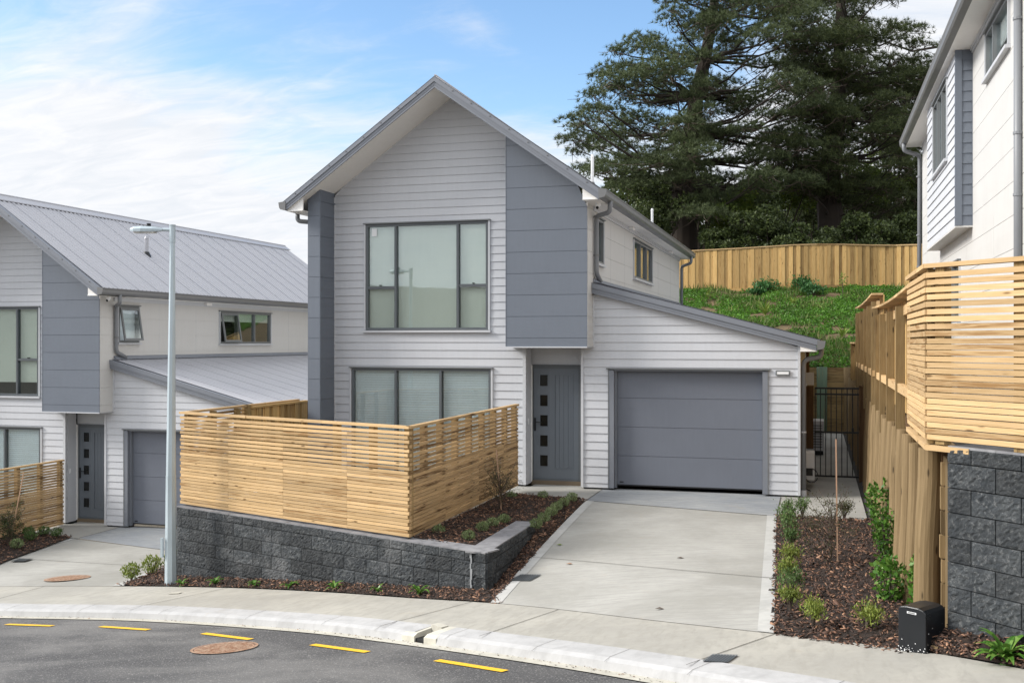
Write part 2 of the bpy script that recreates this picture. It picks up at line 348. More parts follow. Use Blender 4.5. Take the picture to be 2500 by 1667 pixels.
def build_each(mb, name, mats, parent, smooth=False):
    """every loose piece of mb becomes an object of its own"""
    par = list(range(len(mb.v)))
    def fd(a):
        while par[a] != a: par[a] = par[par[a]]; a = par[a]
        return a
    for f in mb.f:
        for k in f[1:]: par[fd(k)] = fd(f[0])
    g = {}; c = 0; us = []
    for i, f in enumerate(mb.f): g.setdefault(fd(f[0]), []).append(i); us.append(c); c += len(f)
    out = []
    for fs in g.values():
        m = MB(); mp = {}
        for i in fs:
            q = []
            for k in mb.f[i]:
                if k not in mp: mp[k] = len(m.v); m.v.append(mb.v[k])
                q.append(mp[k])
            m.f.append(tuple(q)); m.m.append(mb.m[i]); m.uv += mb.uv[us[i]:us[i]+len(mb.f[i])]
        out.append(m.build(name, mats, parent, smooth=smooth))
    return out
def npmesh(name, V, F, mat, parent=None, base=(0, 0, 0), smooth=False):
    """V (n,3) world coordinates, F (m,k) faces"""
    org = ORG[parent.name] if parent else Vector(base); V = V-np.array(org); me = bpy.data.meshes.new(name)
    k = F.shape[1]; me.vertices.add(len(V)); me.vertices.foreach_set('co', V.astype(np.float32).ravel())
    me.loops.add(F.size); me.loops.foreach_set('vertex_index', F.astype(np.int32).ravel())
    me.polygons.add(len(F)); me.polygons.foreach_set('loop_start', np.arange(0, F.size, k, dtype=np.int32)); me.polygons.foreach_set('loop_total', np.full(len(F), k, dtype=np.int32))
    me.update(calc_edges=True); me.materials.append(MT[mat])
    if smooth: me.polygons.foreach_set('use_smooth', [True]*len(F))
    o = bpy.data.objects.new(name, me); sc.collection.objects.link(o)
    if parent: o.parent = parent
    else: o.location = org
    ORG[o.name] = org; return o
# ------------------------------------------------------------------ ground levels
def S(x, y): return .9018+.0793*x-.0913*y            # the sloping street and footpath
def lerp(a, b, t): return a+(b-a)*t
def curve(pts, n=12):
    """Catmull-Rom through 2D points"""
    P = [np.array(p, float) for p in pts]; P = [2*P[0]-P[1]]+P+[2*P[-1]-P[-2]]; out = []
    for i in range(1, len(P)-2):
        for t in np.linspace(0, 1, n, endpoint=False):
            a, b, c, d = P[i-1:i+3]; out.append(.5*((2*b)+(c-a)*t+(2*a-5*b+4*c-d)*t*t+(3*b-a-3*c+d)*t**3))
    out.append(P[-2]); return np.array(out)
ASPH = curve([(-40, 9), (-26, 11.3), (-17, 12.1), (-13, 12.15), (-10.74, 11.82), (-8.34, 11.5), (-5.84, 10.75), (-4.32, 10.06), (-2.49, 9.06), (-1.2, 8.25), (.6, 7.0), (3, 5.2), (8, 1.4), (20, -8)])
def offs(C, d):
    T = np.gradient(C, axis=0); T /= np.linalg.norm(T, axis=1)[:, None]; return C+np.stack([-T[:, 1], T[:, 0]], 1)*d
FPB = curve([(-40, 11.5), (-26, 13.8), (-18, 14.6), (-13.14, 14.45), (-10.53, 14.22), (-8.44, 13.82), (-6.5, 13.17), (-5, 12.5), (-3.77, 12.0), (-2.79, 11.44), (-1.58, 10.63), (-.37, 9.87), (.35, 9.4), (.95, 8.93), (1.45, 8.4), (2.5, 7.3), (4.5, 5.2), (9, 1.6), (21, -8)])
FPB = FPB[np.linspace(0, len(FPB)-1, 160).astype(int)]
def fpb_y(x): return float(np.interp(x, FPB[:, 0], FPB[:, 1]))
def strip(mb, A, B, za, zb, mat=0, rows=1):
    for i in range(len(A)-1):
        a, b, c, d = A[i], A[i+1], B[i+1], B[i]
        mb.face([(a[0], a[1], za(*a)), (b[0], b[1], za(*b)), (c[0], c[1], zb(*c)), (d[0], d[1], zb(*d))][::1 if True else -1], mat)
def structure(o): o['kind'] = 'structure'; return o
def resample(A, n=160):
    t = np.linspace(0, len(A)-1, n); return np.stack([np.interp(t, np.arange(len(A)), A[:, k]) for k in (0, 1)], 1)
# terrain under everything
def ghash(x, y): return mnoise.noise(Vector((x*.3, y*.3, 0)))
def ground_h(x, y):
    if y < -12: return S(x, -12)*.2 + min(7, (-12-y)*.30) + ghash(x, y)  # unseen rise behind the camera, added to reflect in the window glass
    h = S(x, y)-.45
    if y > fpb_y(x)-.2:
        if x < -12.4: h = min(h, -2.0)
        elif x < -10.1: h = -2.0
        elif x < 1.15: h = min(-.35, S(x, y)-.45) if y < 17 else -.35
        else: h = 1.62
        if y > 33.5 and x < 1.2: h = 1.6
        if x > 1.15 and y < 9.8: h = S(x, y)-.45
        if y > 33.5: h = lerp(-2.2, 1.6+(min(y, 44.5)-33.5)*.27+max(0, y-44.5)*.06, min(1, max(0, (x+17)/4)))
    return h
xs = np.concatenate([np.linspace(-150, -26, 16), np.arange(-25, 12, .5), np.linspace(13, 150, 18)])
ys = np.concatenate([np.linspace(-120, -6, 24), np.arange(-5, 48, .5), np.linspace(50, 220, 20)])
V = np.array([(x, y, ground_h(x, y)) for y in ys for x in xs]); nx = len(xs)
F = np.array([(j*nx+i, j*nx+i+1, (j+1)*nx+i+1, (j+1)*nx+i) for j in range(len(ys)-1) for i in range(nx-1)])
structure(npmesh('ground', V, F, 'dirt'))
# road
mb = MB(); A = resample(ASPH); B = A.copy(); B[:, 1] = -12
for i in range(len(A)-1):
    for k in range(6):
        t0, t1 = k/6, (k+1)/6
        q = [lerp(A[i], B[i], t0), lerp(A[i], B[i], t1), lerp(A[i+1], B[i+1], t1), lerp(A[i+1], B[i+1], t0)]
        mb.face([(p[0], p[1], S(*p)-.12) for p in q])
structure(mb.build('road', 'asph', base=(-5, 8, 0)))
# kerb and channel
O0 = resample(ASPH); O1 = resample(offs(ASPH, .17)); O2 = resample(offs(ASPH, .19)); O3 = resample(offs(ASPH, .24)); O4 = resample(offs(ASPH, .50))
mb = MB(); strip(mb, O0, O1, lambda x, y: S(x, y)-.112, lambda x, y: S(x, y)-.118); structure(mb.build('channel', 'chan', base=(-5, 10, 0)))
mb = MB()
SUMP = Vector((-3.93, 9.83))
def kerb_ok(p): return abs(p[0]-SUMP.x) > .12
for i in range(len(O1)-1):
    m_ = (O1[i]+O1[i+1])/2
    if not kerb_ok(m_): continue
    for a, b, za, zb in ((O1, O2, -.118, -.05), (O2, O3, -.05, -.022), (O3, O4, -.022, .006)):
        mb.face([(a[i][0], a[i][1], S(*a[i])+za), (a[i+1][0], a[i+1][1], S(*a[i+1])+za), (b[i+1][0], b[i+1][1], S(*b[i+1])+zb), (b[i][0], b[i][1], S(*b[i])+zb)], 0)
kj = MB()
for i in range(6, len(O1)-1, 7):
    a, b = O1[i], O4[i]; d = Vector((b[0]-a[0], b[1]-a[1], 0)); n_ = Vector((-d.y, d.x, 0)).normalized()*.002
    p = [Vector((a[0], a[1], S(*a)-.046)), Vector((O3[i][0], O3[i][1], S(*O3[i])-.018)), Vector((b[0], b[1], S(*b)+.010))]
    for q, r in ((p[0], p[1]), (p[1], p[2])): kj.face([q-n_, q+n_, r+n_, r-n_], 1)
mb.v += []; off = len(mb.v); mb.v += kj.v; mb.f += [tuple(k+off for k in f) for f in kj.f]; mb.m += kj.m; mb.uv += kj.uv
structure(mb.build('kerb', ['kerb', 'joint'], base=(-5, 10, 0)))
# footpath
mb = MB(); K = O4; Bk = FPB
def jline(mb, a, b, dz=.005, wd=.005, mat=1, zf=S, n=10):
    a, b = Vector(a), Vector(b); nn_ = Vector((-(b-a).y, (b-a).x)).normalized()*wd
    for k in range(n):
        p, q = a.lerp(b, k/n), a.lerp(b, (k+1)/n)
        mb.face([(p.x-nn_.x, p.y-nn_.y, zf(p.x-nn_.x, p.y-nn_.y)+dz), (q.x-nn_.x, q.y-nn_.y, zf(q.x-nn_.x, q.y-nn_.y)+dz), (q.x+nn_.x, q.y+nn_.y, zf(q.x+nn_.x, q.y+nn_.y)+dz), (p.x+nn_.x, p.y+nn_.y, zf(p.x+nn_.x, p.y+nn_.y)+dz)], mat)
for i in range(len(K)-1):
    mb.face([(K[i][0], K[i][1], S(*K[i])), (K[i+1][0], K[i+1][1], S(*K[i+1])), (Bk[i+1][0], Bk[i+1][1], S(*Bk[i+1])), (Bk[i][0], Bk[i][1], S(*Bk[i]))])
for a, b in (((-8.72, 11.72), (-8.44, 13.80)), ((-4.50, 10.36), (-4.04, 12.1)), ((-3.18, 9.74), (-2.79, 11.42)), ((-1.01, 8.45), (-.37, 9.86)), ((-11.7, 12.5), (-12.2, 14.35)), ((1.6, 6.8), (2.0, 7.8))): jline(mb, a, b)
structure(mb.build('footpath', ['foot', 'joint'], base=(-5, 12, 0)))
# driveways: twisted slabs from garage apron to the footpath
def drive(name, gl, gr, fl, fr, zg, T, label=None, edge=True):
    mb = MB(); nx_, ny = 14, 24; fl2 = Vector(fl); fr2 = Vector(fr)
    def P(u, v):
        g = Vector(gl).lerp(Vector(gr), u); x = lerp(fl[0], fr[0], u); f_ = Vector((x, fpb_y(x)+.0)); p = g.lerp(f_, v)
        z = lerp(zg, S(f_.x, f_.y)+.004, v**1.25); return Vector((p.x, p.y, z))
    for i in range(nx_):
        for j in range(ny):
            u0, u1, v0, v1 = i/nx_, (i+1)/nx_, j/ny, (j+1)/ny
            e = (i == 0 or i == nx_-1)
            mb.face([P(u0, v1), P(u1, v1), P(u1, v0), P(u0, v0)], 0)
    up = Vector((0, 0, .005))
    for (u0, u1) in ((0, .045), (.955, 1)):
        for j in range(ny):
            v0, v1 = j/ny, (j+1)/ny; mb.face([P(u0, v1)+up, P(u1, v1)+up, P(u1, v0)+up, P(u0, v0)+up], 2)
    for v in (.0, .66 if T == 0 else .45):
        for i in range(nx_):
            a, b = P(i/nx_, v), P((i+1)/nx_, v); mb.face([a+Vector((0, -.006, .008)), b+Vector((0, -.006, .008)), b+Vector((0, .006, .008)), a+Vector((0, .006, .008))], 1)
    for s_ in (0, 1):   # slab sides
        for j in range(ny):
            a, b = P(s_, j/ny), P(s_, (j+1)/ny); d = Vector((0, 0, -.25)); mb.face([a, b, b+d, a+d] if s_ == 0 else [b, a, a+d, b+d], 0)
    structure(mb.build(name, ['conc', 'joint', 'smooth'], base=P(.5, .5))); return P
DP1 = drive('driveway', (-3.86, 17.85), (-.62, 17.1), (-3.77, 12.0), (-.38, 9.88), -.12, 0)
DP2 = drive('driveway', (-15.66, 19.2), (-12.1, 18.5), (-15.6, 14.6), (-10.6, 14.25), -1.635, 1)
# aprons in front of the garages and entries
def apron(dx, dy, dz, right=True):
    mb = MB(); z = -.115+dz
    def q(pts, m=0): mb.face([(x+dx, y+dy, z+h) for x, y, h in pts], m)
    q([(-3.86, 17.85, -.001), (-.62, 17.1, -.001), (-.62, 19.5, .0), (-3.86, 19.5, .0)], 1)
    q([(-5.26, 17.72, 0), (-3.86, 17.85, 0), (-3.86, 19.75, 0), (-5.26, 19.75, 0)])
    q([(-5.9, 18.2, 0), (-5.26, 17.72, 0), (-5.26, 19.3, 0), (-5.9, 19.3, 0)])
    jl = lambda x, y: z
    jline(mb, (-3.86+dx, 17.85+dy), (-3.86+dx, 19.4+dy), .006, .007, 2, jl, 2)
    if right:
        q([(-.62, 17.1, 0), (.75, 17.0, 0), (.75, 33.3, 0), (-.62, 33.3, 0)])
        jline(mb, (-.62+dx, 17.1+dy), (-.62+dx, 19.2+dy), .006, .008, 2, jl, 2); jline(mb, (-.6+dx, 21.75+dy), (.74+dx, 21.75+dy), .006, .006, 2, jl, 2)
        mb.face([(-.62, 17.1, z), (-.62, 17.1, z-.2), (.75, 17.0, z-.2), (.75, 17.0, z)][::1], 0)
    mb.face([(-5.26+dx, 17.72+dy, z), (-5.26+dx, 17.72+dy, z-.2), (-3.86+dx, 17.85+dy, z-.2), (-3.86+dx, 17.85+dy, z)], 0)
    structure(mb.build('path', ['conc', 'wet', 'joint'], base=(-2+dx, 18+dy, z)))
apron(0, 0, 0); apron(-11.591, 1.385, -1.515, False)
# patio soil inside the slat fence
mb = MB(); mb.face([(-9.95, 15.0, -.13), (-5.36, 13.3, -.13), (-5.36, 19.3, -.14), (-9.95, 19.3, -.14)]); structure(mb.build('yard', 'dirt', base=(-7, 16, -.13)))
mb = MB(); mb.face([(.75, 17, -.16), (.98, 17, -.10), (.98, 33.3, -.10), (.75, 33.3, -.16)]); structure(mb.build('gravel_strip', 'gravel', base=(.85, 20, -.1)))
# raised ground of the right hand lot
mb = MB(); mb.face([(1.12, 9.5, 1.72), (1.75, 8.8, 1.72), (6, 4.6, 1.72), (14, 4.6, 1.72), (14, 34, 1.72), (1.12, 34, 1.72)]); structure(mb.build('yard', 'dirt', base=(3, 14, 1.72)))
# ------------------------------------------------------------------ cladding helpers
class Fr:
    """frame for a wall: O origin, U horizontal unit, Nn outward unit"""
    def __init__(s, O, U, Nn): s.O, s.U, s.N = Vector(O), Vector(U), Vector(Nn)
    def p(s, u, n, z): return s.O+s.U*u+s.N*n+Vector((0, 0, z))
    def box(s, mb, u0, u1, n0, n1, z0, z1, mat=0):
        mb.obox(s.p(u0, n0, z0), s.U*(u1-u0), s.N*(n1-n0), Vector((0, 0, z1-z0)), mat)
def clad(mb, fr, z0, z1, left, right, holes, pitch, zref, tb, tt, gap=0., core=.10, mat=0, matcore=None):
    """boards or panels on wall fr; left/right give u limits at height z; holes are (u0,u1,z0,z1)"""
    L = left if callable(left) else (lambda z: left); R = right if callable(right) else (lambda z: right)
    k0 = math.floor((z0-zref)/pitch); zs = []; k = k0
    while zref+k*pitch < z1: zs.append(zref+k*pitch); k += 1
    mc = mat if matcore is None else matcore
    for zb in zs:
        cuts = sorted({max(zb, z0), min(zb+pitch, z1)} | {h for q in holes for h in q[2:4] if max(zb, z0) < h < min(zb+pitch, z1)})
        for za, zc in zip(cuts, cuts[1:]):
            if zc-za < 1e-4: continue
            zm = (za+zc)/2; spans = [(L(za), R(za), L(zc), R(zc))]
            for u0, u1, h0, h1 in holes:
                if not (h0 < zm < h1): continue
                ns_ = []
                for a0, a1, b0, b1 in spans:
                    if u1 <= min(a0, b0) or u0 >= max(a1, b1): ns_.append((a0, a1, b0, b1)); continue
                    if u0 > min(a0, b0): ns_.append((a0, u0, b0, u0))
                    if u1 < max(a1, b1): ns_.append((u1, a1, u1, b1))
                spans = ns_
            for a0, a1, b0, b1 in spans:
                if a1-a0 < .003 and b1-b0 < .003: continue
                a1 = max(a1, a0+.001); b1 = max(b1, b0+.001)
                th = lambda z: tb+(tt-tb)*(z-zb)/pitch
                zt = zc-gap if (gap and abs(zc-(zb+pitch)) < 1e-5) else zc
                k_ = (zt-za)/(zc-za); c0, c1 = lerp(a0, b0, k_), lerp(a1, b1, k_)
                for (q, n0, na, nc, mm) in (((a0, a1, b0, b1, zc), -core, 0., 0., mc), ((a0, a1, c0, c1, zt), 0., th(za), th(zt), mat)):
                    x0, x1, y0, y1, ze = q
                    P = [fr.p(x0, n0, za), fr.p(x1, n0, za), fr.p(x1, na, za), fr.p(x0, na, za), fr.p(y0, n0, ze), fr.p(y1, n0, ze), fr.p(y1, nc, ze), fr.p(y0, nc, ze)]
                    flip = fr.U.cross(fr.N).z < 0; i = len(mb.v); mb.v += [tuple(p) for p in P]
                    for f in ((0, 3, 2, 1), (4, 5, 6, 7), (0, 1, 5, 4), (2, 3, 7, 6), (0, 4, 7, 3), (1, 2, 6, 5)):
                        f = f[::-1] if flip else f
                        mb.f.append(tuple(i+j for j in f)); mb.m.append(mm); mb.uv += [(0, 0)]*4
def window(fr, root, name, u0, u1, z0, z1, cols, blind='whiteshade', bz=None, open_=None, frame='alu', depth=.0, label=None, blind_n=-.055, sill=True, head=True, back=True):
    """cols: list of (ua,ub,[z splits]); returns window part with sub-parts"""
    mb = MB(); fw = .045
    def rail(a, b, c, d, n0=-.07, n1=.028): fr.box(mb, a, b, n0, n1, c, d, 0)
    rail(u0, u0+fw, z0, z1); rail(u1-fw, u1, z0, z1); rail(u0+fw, u1-fw, z1-fw, z1); rail(u0+fw, u1-fw, z0, z0+fw)
    for i, (a, b, zs_) in enumerate(cols[:-1]):
        rail(b-fw/2, b+fw/2, z0+fw, z1-fw, -.07, .034)
    for a, b, zs_ in cols:
        for zz_ in zs_: rail(a+fw/2 if a > u0 else a+fw, b-fw/2 if b < u1 else b-fw, zz_-fw*.6, zz_+fw*.6, -.07, .022)
    # inner dark reveal lines
    win = mb.build(name, frame, root)
    if label: win['label'] = label
    if head:
        m2 = MB(); fr.box(m2, u0-.05, u1+.05, -.02, .065, z1+.006, z1+.030); m2.build('head_flashing', 'alul', win)
        m2 = MB()
        for a, b in ((u0-.042, u0-.006), (u1+.006, u1+.042)): fr.box(m2, a, b, -.03, .040, z0, z1+.004)
        build_each(m2, 'trim', 'trim', win)
    if sill:
        m2 = MB(); fr.box(m2, u0-.06, u1+.06, -.02, .075, z0-.052, z0-.008); m2.build('sill', 'trim', win)
    ci = 0
    for a, b, zs_ in cols:
        zl = [z0+fw]+list(zs_)+[z1-fw]
        for c, d in zip(zl, zl[1:]):
            m3 = MB(); e = fw*.5
            aa, bb, cc, dd = a+e, b-e, c+(e*.6 if c > z0+fw else 0), d-(e*.6 if d < z1-fw else 0)
            if open_ and ci in open_:
                m4 = MB(); ang = .16; n_out = math.sin(ang)*(dd-cc)
                def tp(u, w_, z): k = (dd-z)/(dd-cc); return fr.p(u, .03+w_+k*n_out, z)
                for (q0, q1, r0, r1) in ((aa, aa+.05, cc, dd), (bb-.05, bb, cc, dd), (aa+.05, bb-.05, dd-.05, dd), (aa+.05, bb-.05, cc, cc+.05)):
                    m4.obox(tp(q0, 0, r0), fr.U*(q1-q0), fr.N*.035, tp(q0, 0, r1)-tp(q0, 0, r0))
                sh = m4.build('open_sash', 'alul', win)
                m3.obox(tp(aa+.05, .012, cc+.05), fr.U*(bb-aa-.1), fr.N*.006, tp(aa+.05, .012, dd-.05)-tp(aa+.05, .012, cc+.05)); m3.build('pane', 'glass', win)
            else:
                fr.box(m3, aa, bb, -.022, -.016, cc, dd); m3.build('pane', 'glass', win)
            ci += 1
    if blind:
        m5 = MB(); zb0 = bz if bz is not None else z0+.03
        for a, b, zs_ in cols:
            if blind == 'bluewhite':
                q = zb0
                while q < z1-.05: m5.obox(fr.p(a+.035, blind_n-.010, q), fr.U*(b-a-.07), fr.N*.004, fr.N*.012+Vector((0, 0, .046))); q += .048
            else: fr.box(m5, a+.035, b-.035, blind_n-.008, blind_n, zb0, z1-.02)
        m5.build('blind', blind, win)
    if back:
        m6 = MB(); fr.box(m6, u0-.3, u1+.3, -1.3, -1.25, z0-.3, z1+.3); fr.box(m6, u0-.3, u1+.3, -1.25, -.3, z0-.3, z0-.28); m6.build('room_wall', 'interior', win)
    return win
def bracket_tube(mb, pts, r, n=12):
    out = []                      # rounds the corners of a pipe run
    P = [Vector(p) for p in pts]; out.append(P[0])
    for i in range(1, len(P)-1):
        a = (P[i-1]-P[i]); b = (P[i+1]-P[i]); d = min(.09, a.length*.45, b.length*.45)
        q0, q1 = P[i]+a.normalized()*d, P[i]+b.normalized()*d
        for t in (0, .25, .5, .75, 1): out.append((1-t)**2*q0+2*t*(1-t)*P[i]+t*t*q1)
    out.append(P[-1]); mb.tube(out, r, n)
    for q in P[1:-1]: pass
    return mb
def corr_roof(mb, xe, ze, xr, zr, y0, y1, pitch=.152, amp=.014, mat=0):
    n = Vector((-(zr-ze), 0, (xr-xe))); n = n.normalized()
    if n.z < 0: n = -n
    k = int((y1-y0)/pitch*6); pr = (1., 1., -.8, -1., -1., -.8); i0 = len(mb.v)
    for j in range(k+1):
        y = y0+(y1-y0)*j/k; o = n*(amp*pr[j % 6])
        mb.v.append((xe+o.x, y, ze+o.z)); mb.v.append((xr+o.x, y, zr+o.z))
    for j in range(k):
        q = (i0+2*j, i0+2*j+2, i0+2*j+3, i0+2*j+1); q = q if xr < xe else q[::-1]
        mb.f.append(q); mb.m.append(mat); mb.uv += [(0, 0)]*4
def sheet_laps(mb, xe, ze, xr, zr, y0, y1):
    n = Vector((-(zr-ze), 0, (xr-xe))).normalized(); n = n if n.z > 0 else -n; y = y0+.55
    while y < y1:
        mb.obox(Vector((xe, y, ze))+n*.005, Vector((xr-xe, 0, zr-ze)), Vector((0, .012, 0)), n*.008); y += .762
# ------------------------------------------------------------------ the town house design (built twice)
F0 = 19.258; XS = -4.043; BYF = 18.785; FINY = 18.606; RX = -6.859; SL = .7091; SZ = 7.391; YB = 32.05; VY = 18.33
FRF = Fr((0, F0, 0), (1, 0, 0), (0, -1, 0))
def sof(x): return SZ-SL*abs(x-RX)
def house(label, T, near):
    R = empty('town_house', (-6.9, 19.2, -.1), label, 'house', 'matching town houses on the street', T)
    pw, pz = .155, 2.64-.155*18
    # front weatherboards, gable
    mb = MB()
    holes = [(-8.66, -6.085, 2.87, 4.99), (-8.97, -6.03, 0.02, 2.13)]
    lft = lambda z: max(-9.335, RX-(SZ-z)/SL) if z > 5.5 else -9.335
    rgt = lambda z: (-5.40 if z < 2.552 else min(-5.62, RX+(SZ-z)/SL))
    clad(mb, FRF, -.08, 2.552, -9.335, -5.40, holes, pw, pz, .019, .004)
    clad(mb, FRF, 2.552, SZ-.01, lft, lambda z: min(-5.62, RX+(SZ-z)/SL), holes, pw, pz, .019, .004)
    mb.build('weatherboard_wall', 'board', R)
    # garage front
    mb = MB(); top = lambda x: 3.545-.2628*(x+4.02)
    gr = lambda z: min(-.33, -4.02+(3.545-z)/.2628-.01)
    clad(mb, FRF, -.08, 2.552, -4.215, gr, [(-3.735, -.845, -.3, 2.135)], pw, pz, .019, .004)
    clad(mb, FRF, 2.552, 3.56, -4.005, gr, [], pw, pz, .019, .004)
    mb.build('garage_weatherboard_wall', 'board', R)
    # corner boards
    mb = MB()
    for a, b, c, d in ((-5.40, -5.335, -.08, 2.55), (-4.262, -4.215, -.08, 2.552), (-4.043, -4.003, 2.545, 3.52), (-.332, -.285, -.08, 2.575), (-9.349, -9.333, -.06, 5.55)):
        FRF.box(mb, a, b, -.01, .036, c, d)
    build_each(mb, 'corner_board', 'trim', R)
    # fin wall
    mb = MB(); fz = lambda x: sof(x)
    ff = Fr((0, FINY, 0), (1, 0, 0), (0, -1, 0))
    clad(mb, ff, -.1, 5.42, -9.606, -9.355, [], .4, .32, .009, .009, .008, .1)
    fs = Fr((-9.349, 0, 0), (0, 1, 0), (1, 0, 0))
    clad(mb, fs, -.1, 5.42, FINY+.004, F0-.0, [], .4, .32, .009, .009, .008, .1)
    mb.prism([(-9.606, FINY-.002, 5.42), (-9.345, FINY-.002, 5.42), (-9.345, FINY-.002, sof(-9.345)), (-9.606, FINY-.002, sof(-9.606))], (0, .66, 0))
    ff.box(mb, -9.352, -9.338, -.012, .012, -.1, 5.42)
    ff.box(mb, -9.615, -9.33, -.68, .016, 5.40, 5.435)
    mb.build('fin_wall', 'dark', R)
    # bay over the entry
    mb = MB(); fb = Fr((0, BYF, 0), (1, 0, 0), (0, -1, 0))
    clad(mb, fb, 2.556, 6.50, -5.594, lambda z: min(-4.043, RX+(SZ-z)/SL-.004) if z > 5.3 else -4.046, [], .4, 2.72, .010, .010, .008, .08)
    fb.box(mb, -5.604, -5.590, -.45, .014, 2.556, sof(-5.6)); mb.build('bay_wall', 'dark', R)
    mb = MB(); fsd = Fr((XS, 0, 0), (0, 1, 0), (1, 0, 0))
    wins = [(19.40, 20.19, 4.13, 5.02), (23.70, 26.50, 4.10, 5.01)]
    clad(mb, fsd, 2.556, 5.19, BYF+.002, F0-.002, [], .4, 2.72, .008, .008, .006, .08)
    clad(mb, fsd, 3.50, 5.19, F0-.002, YB, wins, .4, 2.72, .008, .008, .006, .1)
    for y in (21.0, 22.6, 27.6, 30.0): fsd.box(mb, y, y+.006, .0, .0095, 3.75, 5.19, 1)
    mb.build('side_wall', ['panel', 'trim'], R)
    mb = MB(); mb.box((-5.594, BYF+.01, 2.535), (XS-.002, F0+.42, 2.556)); fb.box(mb, -5.594, XS, -.002, .03, 2.535, 2.556)
    mb.build('bay_soffit', 'trim', R)
    # other walls: left, rear, garage side and rear
    mb = MB(); mb.box((-9.60, F0, -.1), (-9.50, YB, 5.2)); mb.box((-9.60, YB-.1, -.1), (XS, YB, 5.2)); mb.prism([(-9.6, YB-.05, 5.2), (XS, YB-.05, 5.2), (RX, YB-.05, 7.3)], (0, .05, 0))
    mb.build('rear_wall', 'panel', R)
    mb = MB(); fg = Fr((-.293, 0, 0), (0, 1, 0), (1, 0, 0)); clad(mb, fg, -.08, 2.46, F0, 31.9, [], .4, 2.72, .008, .008, .006, .1)
    mb.box((-4.0, 31.8, -.1), (-.4, 31.9, 2.6)); mb.build('garage_side_wall', 'panel', R)
    mb = MB(); mb.box((-9.3, F0+.02, -.2), (-5.36, F0+.1, -.08)); mb.box((-4.22, F0+.02, -.2), (-3.70, F0+.3, -.08)); mb.box((-.86, F0+.02, -.2), (-.31, F0+.3, -.08)); mb.box((-.4, F0+.3, -.2), (-.32, 31.9, -.08))
    mb.box((-9.6, FINY+.02, -.2), (-9.36, F0, -.1)); mb.build('foundation', 'found', R)
    # main roof
    mb = MB(); e0, e1 = (-10.035, 5.355), (-3.675, 5.350); yA, yZ = VY+.10, 32.55
    corr_roof(mb, e1[0], e1[1], RX+.10, 7.585-SL*.10, yA, yZ); corr_roof(mb, e0[0], e0[1], RX-.10, 7.585-SL*.10, yA, yZ)
    sheet_laps(mb, e1[0], e1[1], RX+.10, 7.585-SL*.10, yA, yZ)
    rf = mb.build('roof', 'roof', R)
    mb = MB()
    for s in (-1, 1):
        p = [(RX, 7.625), (RX+s*.21, 7.625-SL*.21), (RX+s*.21, 7.605-SL*.21), (RX, 7.605)]
        mb.prism([(x, yA-.06, z) for x, z in p], (0, yZ-yA+.1, 0))
    mb.tube([(RX, yA-.06, 7.625), (RX, yZ+.03, 7.625)], .022, 8); mb.build('ridge_cap', 'roof', rf)
    mb = MB()
    for s in (-1, 1):
        for k in range(1, 9):
            f = k/9; x = lerp(RX+s*.2, (e0 if s < 0 else e1)[0], f); z = 7.585-SL*abs(x-RX)+.012
            for y in np.arange(yA+.4, yZ, .305 if s > 0 else .61): mb.box((x-.006, y-.006, z), (x+.006, y+.006, z+.008))
    mb.build('roof_screws', 'roof', rf)['kind'] = 'stuff'
    # barge boards with flashing
    for s in (-1, 1):
        mb = MB(); xe = -9.945 if s < 0 else -3.735
        def par(x, lo, hi, y0, y1, m=0):
            zc = lambda xx, o: SZ-SL*abs(xx-RX)+o
            mb.prism([(RX, y0, zc(RX, lo)), (x, y0, zc(x, lo)), (x, y0, zc(x, hi)), (RX, y0, zc(RX, hi))], (0, y1-y0, 0), m)
        par(xe, .0, .115, VY, VY+.03); par(xe, .05, .058, VY-.006, VY); par(xe-.06*(-s)*(-1) if False else xe+s*.06, .112, .205, VY-.018, VY+.012)
        par(xe+s*.06, .198, .206, VY-.022, VY+.14)
        bg_ = mb.build('barge_board', 'barge', R)
        mb = MB()
        for k in range(1, 9):
            x = lerp(RX, xe, k/8.6); z = SZ-SL*abs(x-RX)+.165; mb.box((x-.010, VY-.028, z-.010), (x+.010, VY-.016, z+.010))
        mb.build('flashing_screws', 'gutter', bg_)['kind'] = 'stuff'
    # soffits
    mb = MB()
    for s in (-1, 1):
        x1 = -9.94 if s < 0 else -3.74
        mb.prism([(RX, VY+.025, SZ+.0), (x1, VY+.025, sof(x1)), (x1, VY+.025, sof(x1)+.03), (RX, VY+.025, SZ+.03)], (0, F0-VY+.02, 0))
    sf = mb.build('gable_soffit', 'soffit', R)
    mb = MB(); mb.box((-3.74, VY+.03, 5.19), (XS+.0, YB+.45, 5.205)); mb.box((-9.94, VY+.03, 5.19), (-9.60, YB+.45, 5.205))
    mb.prism([(XS, VY+.05, 5.205), (-3.75, VY+.05, 5.205), (-3.75, VY+.05, sof(-3.75)), (XS, VY+.05, sof(XS))], (0, .03, 0))
    mb.prism([(-9.94, VY+.05, 5.205), (-9.6, VY+.05, 5.205), (-9.6, VY+.05, sof(-9.6))], (0, .03, 0))
    for y in np.arange(20.8, 31.5, 1.2): mb.box((XS+.01, y, 5.184), (-3.75, y+.012, 5.19))
    mb.build('eave_soffit', 'soffit', R)
    mb = MB(); mb.box((XS+.009, F0+.0, 5.10), (XS+.035, YB, 5.19)); mb.box((XS+.035, F0, 5.145), (XS+.05, YB, 5.19)); mb.build('frieze_trim', 'trim', R)
    mb = MB()
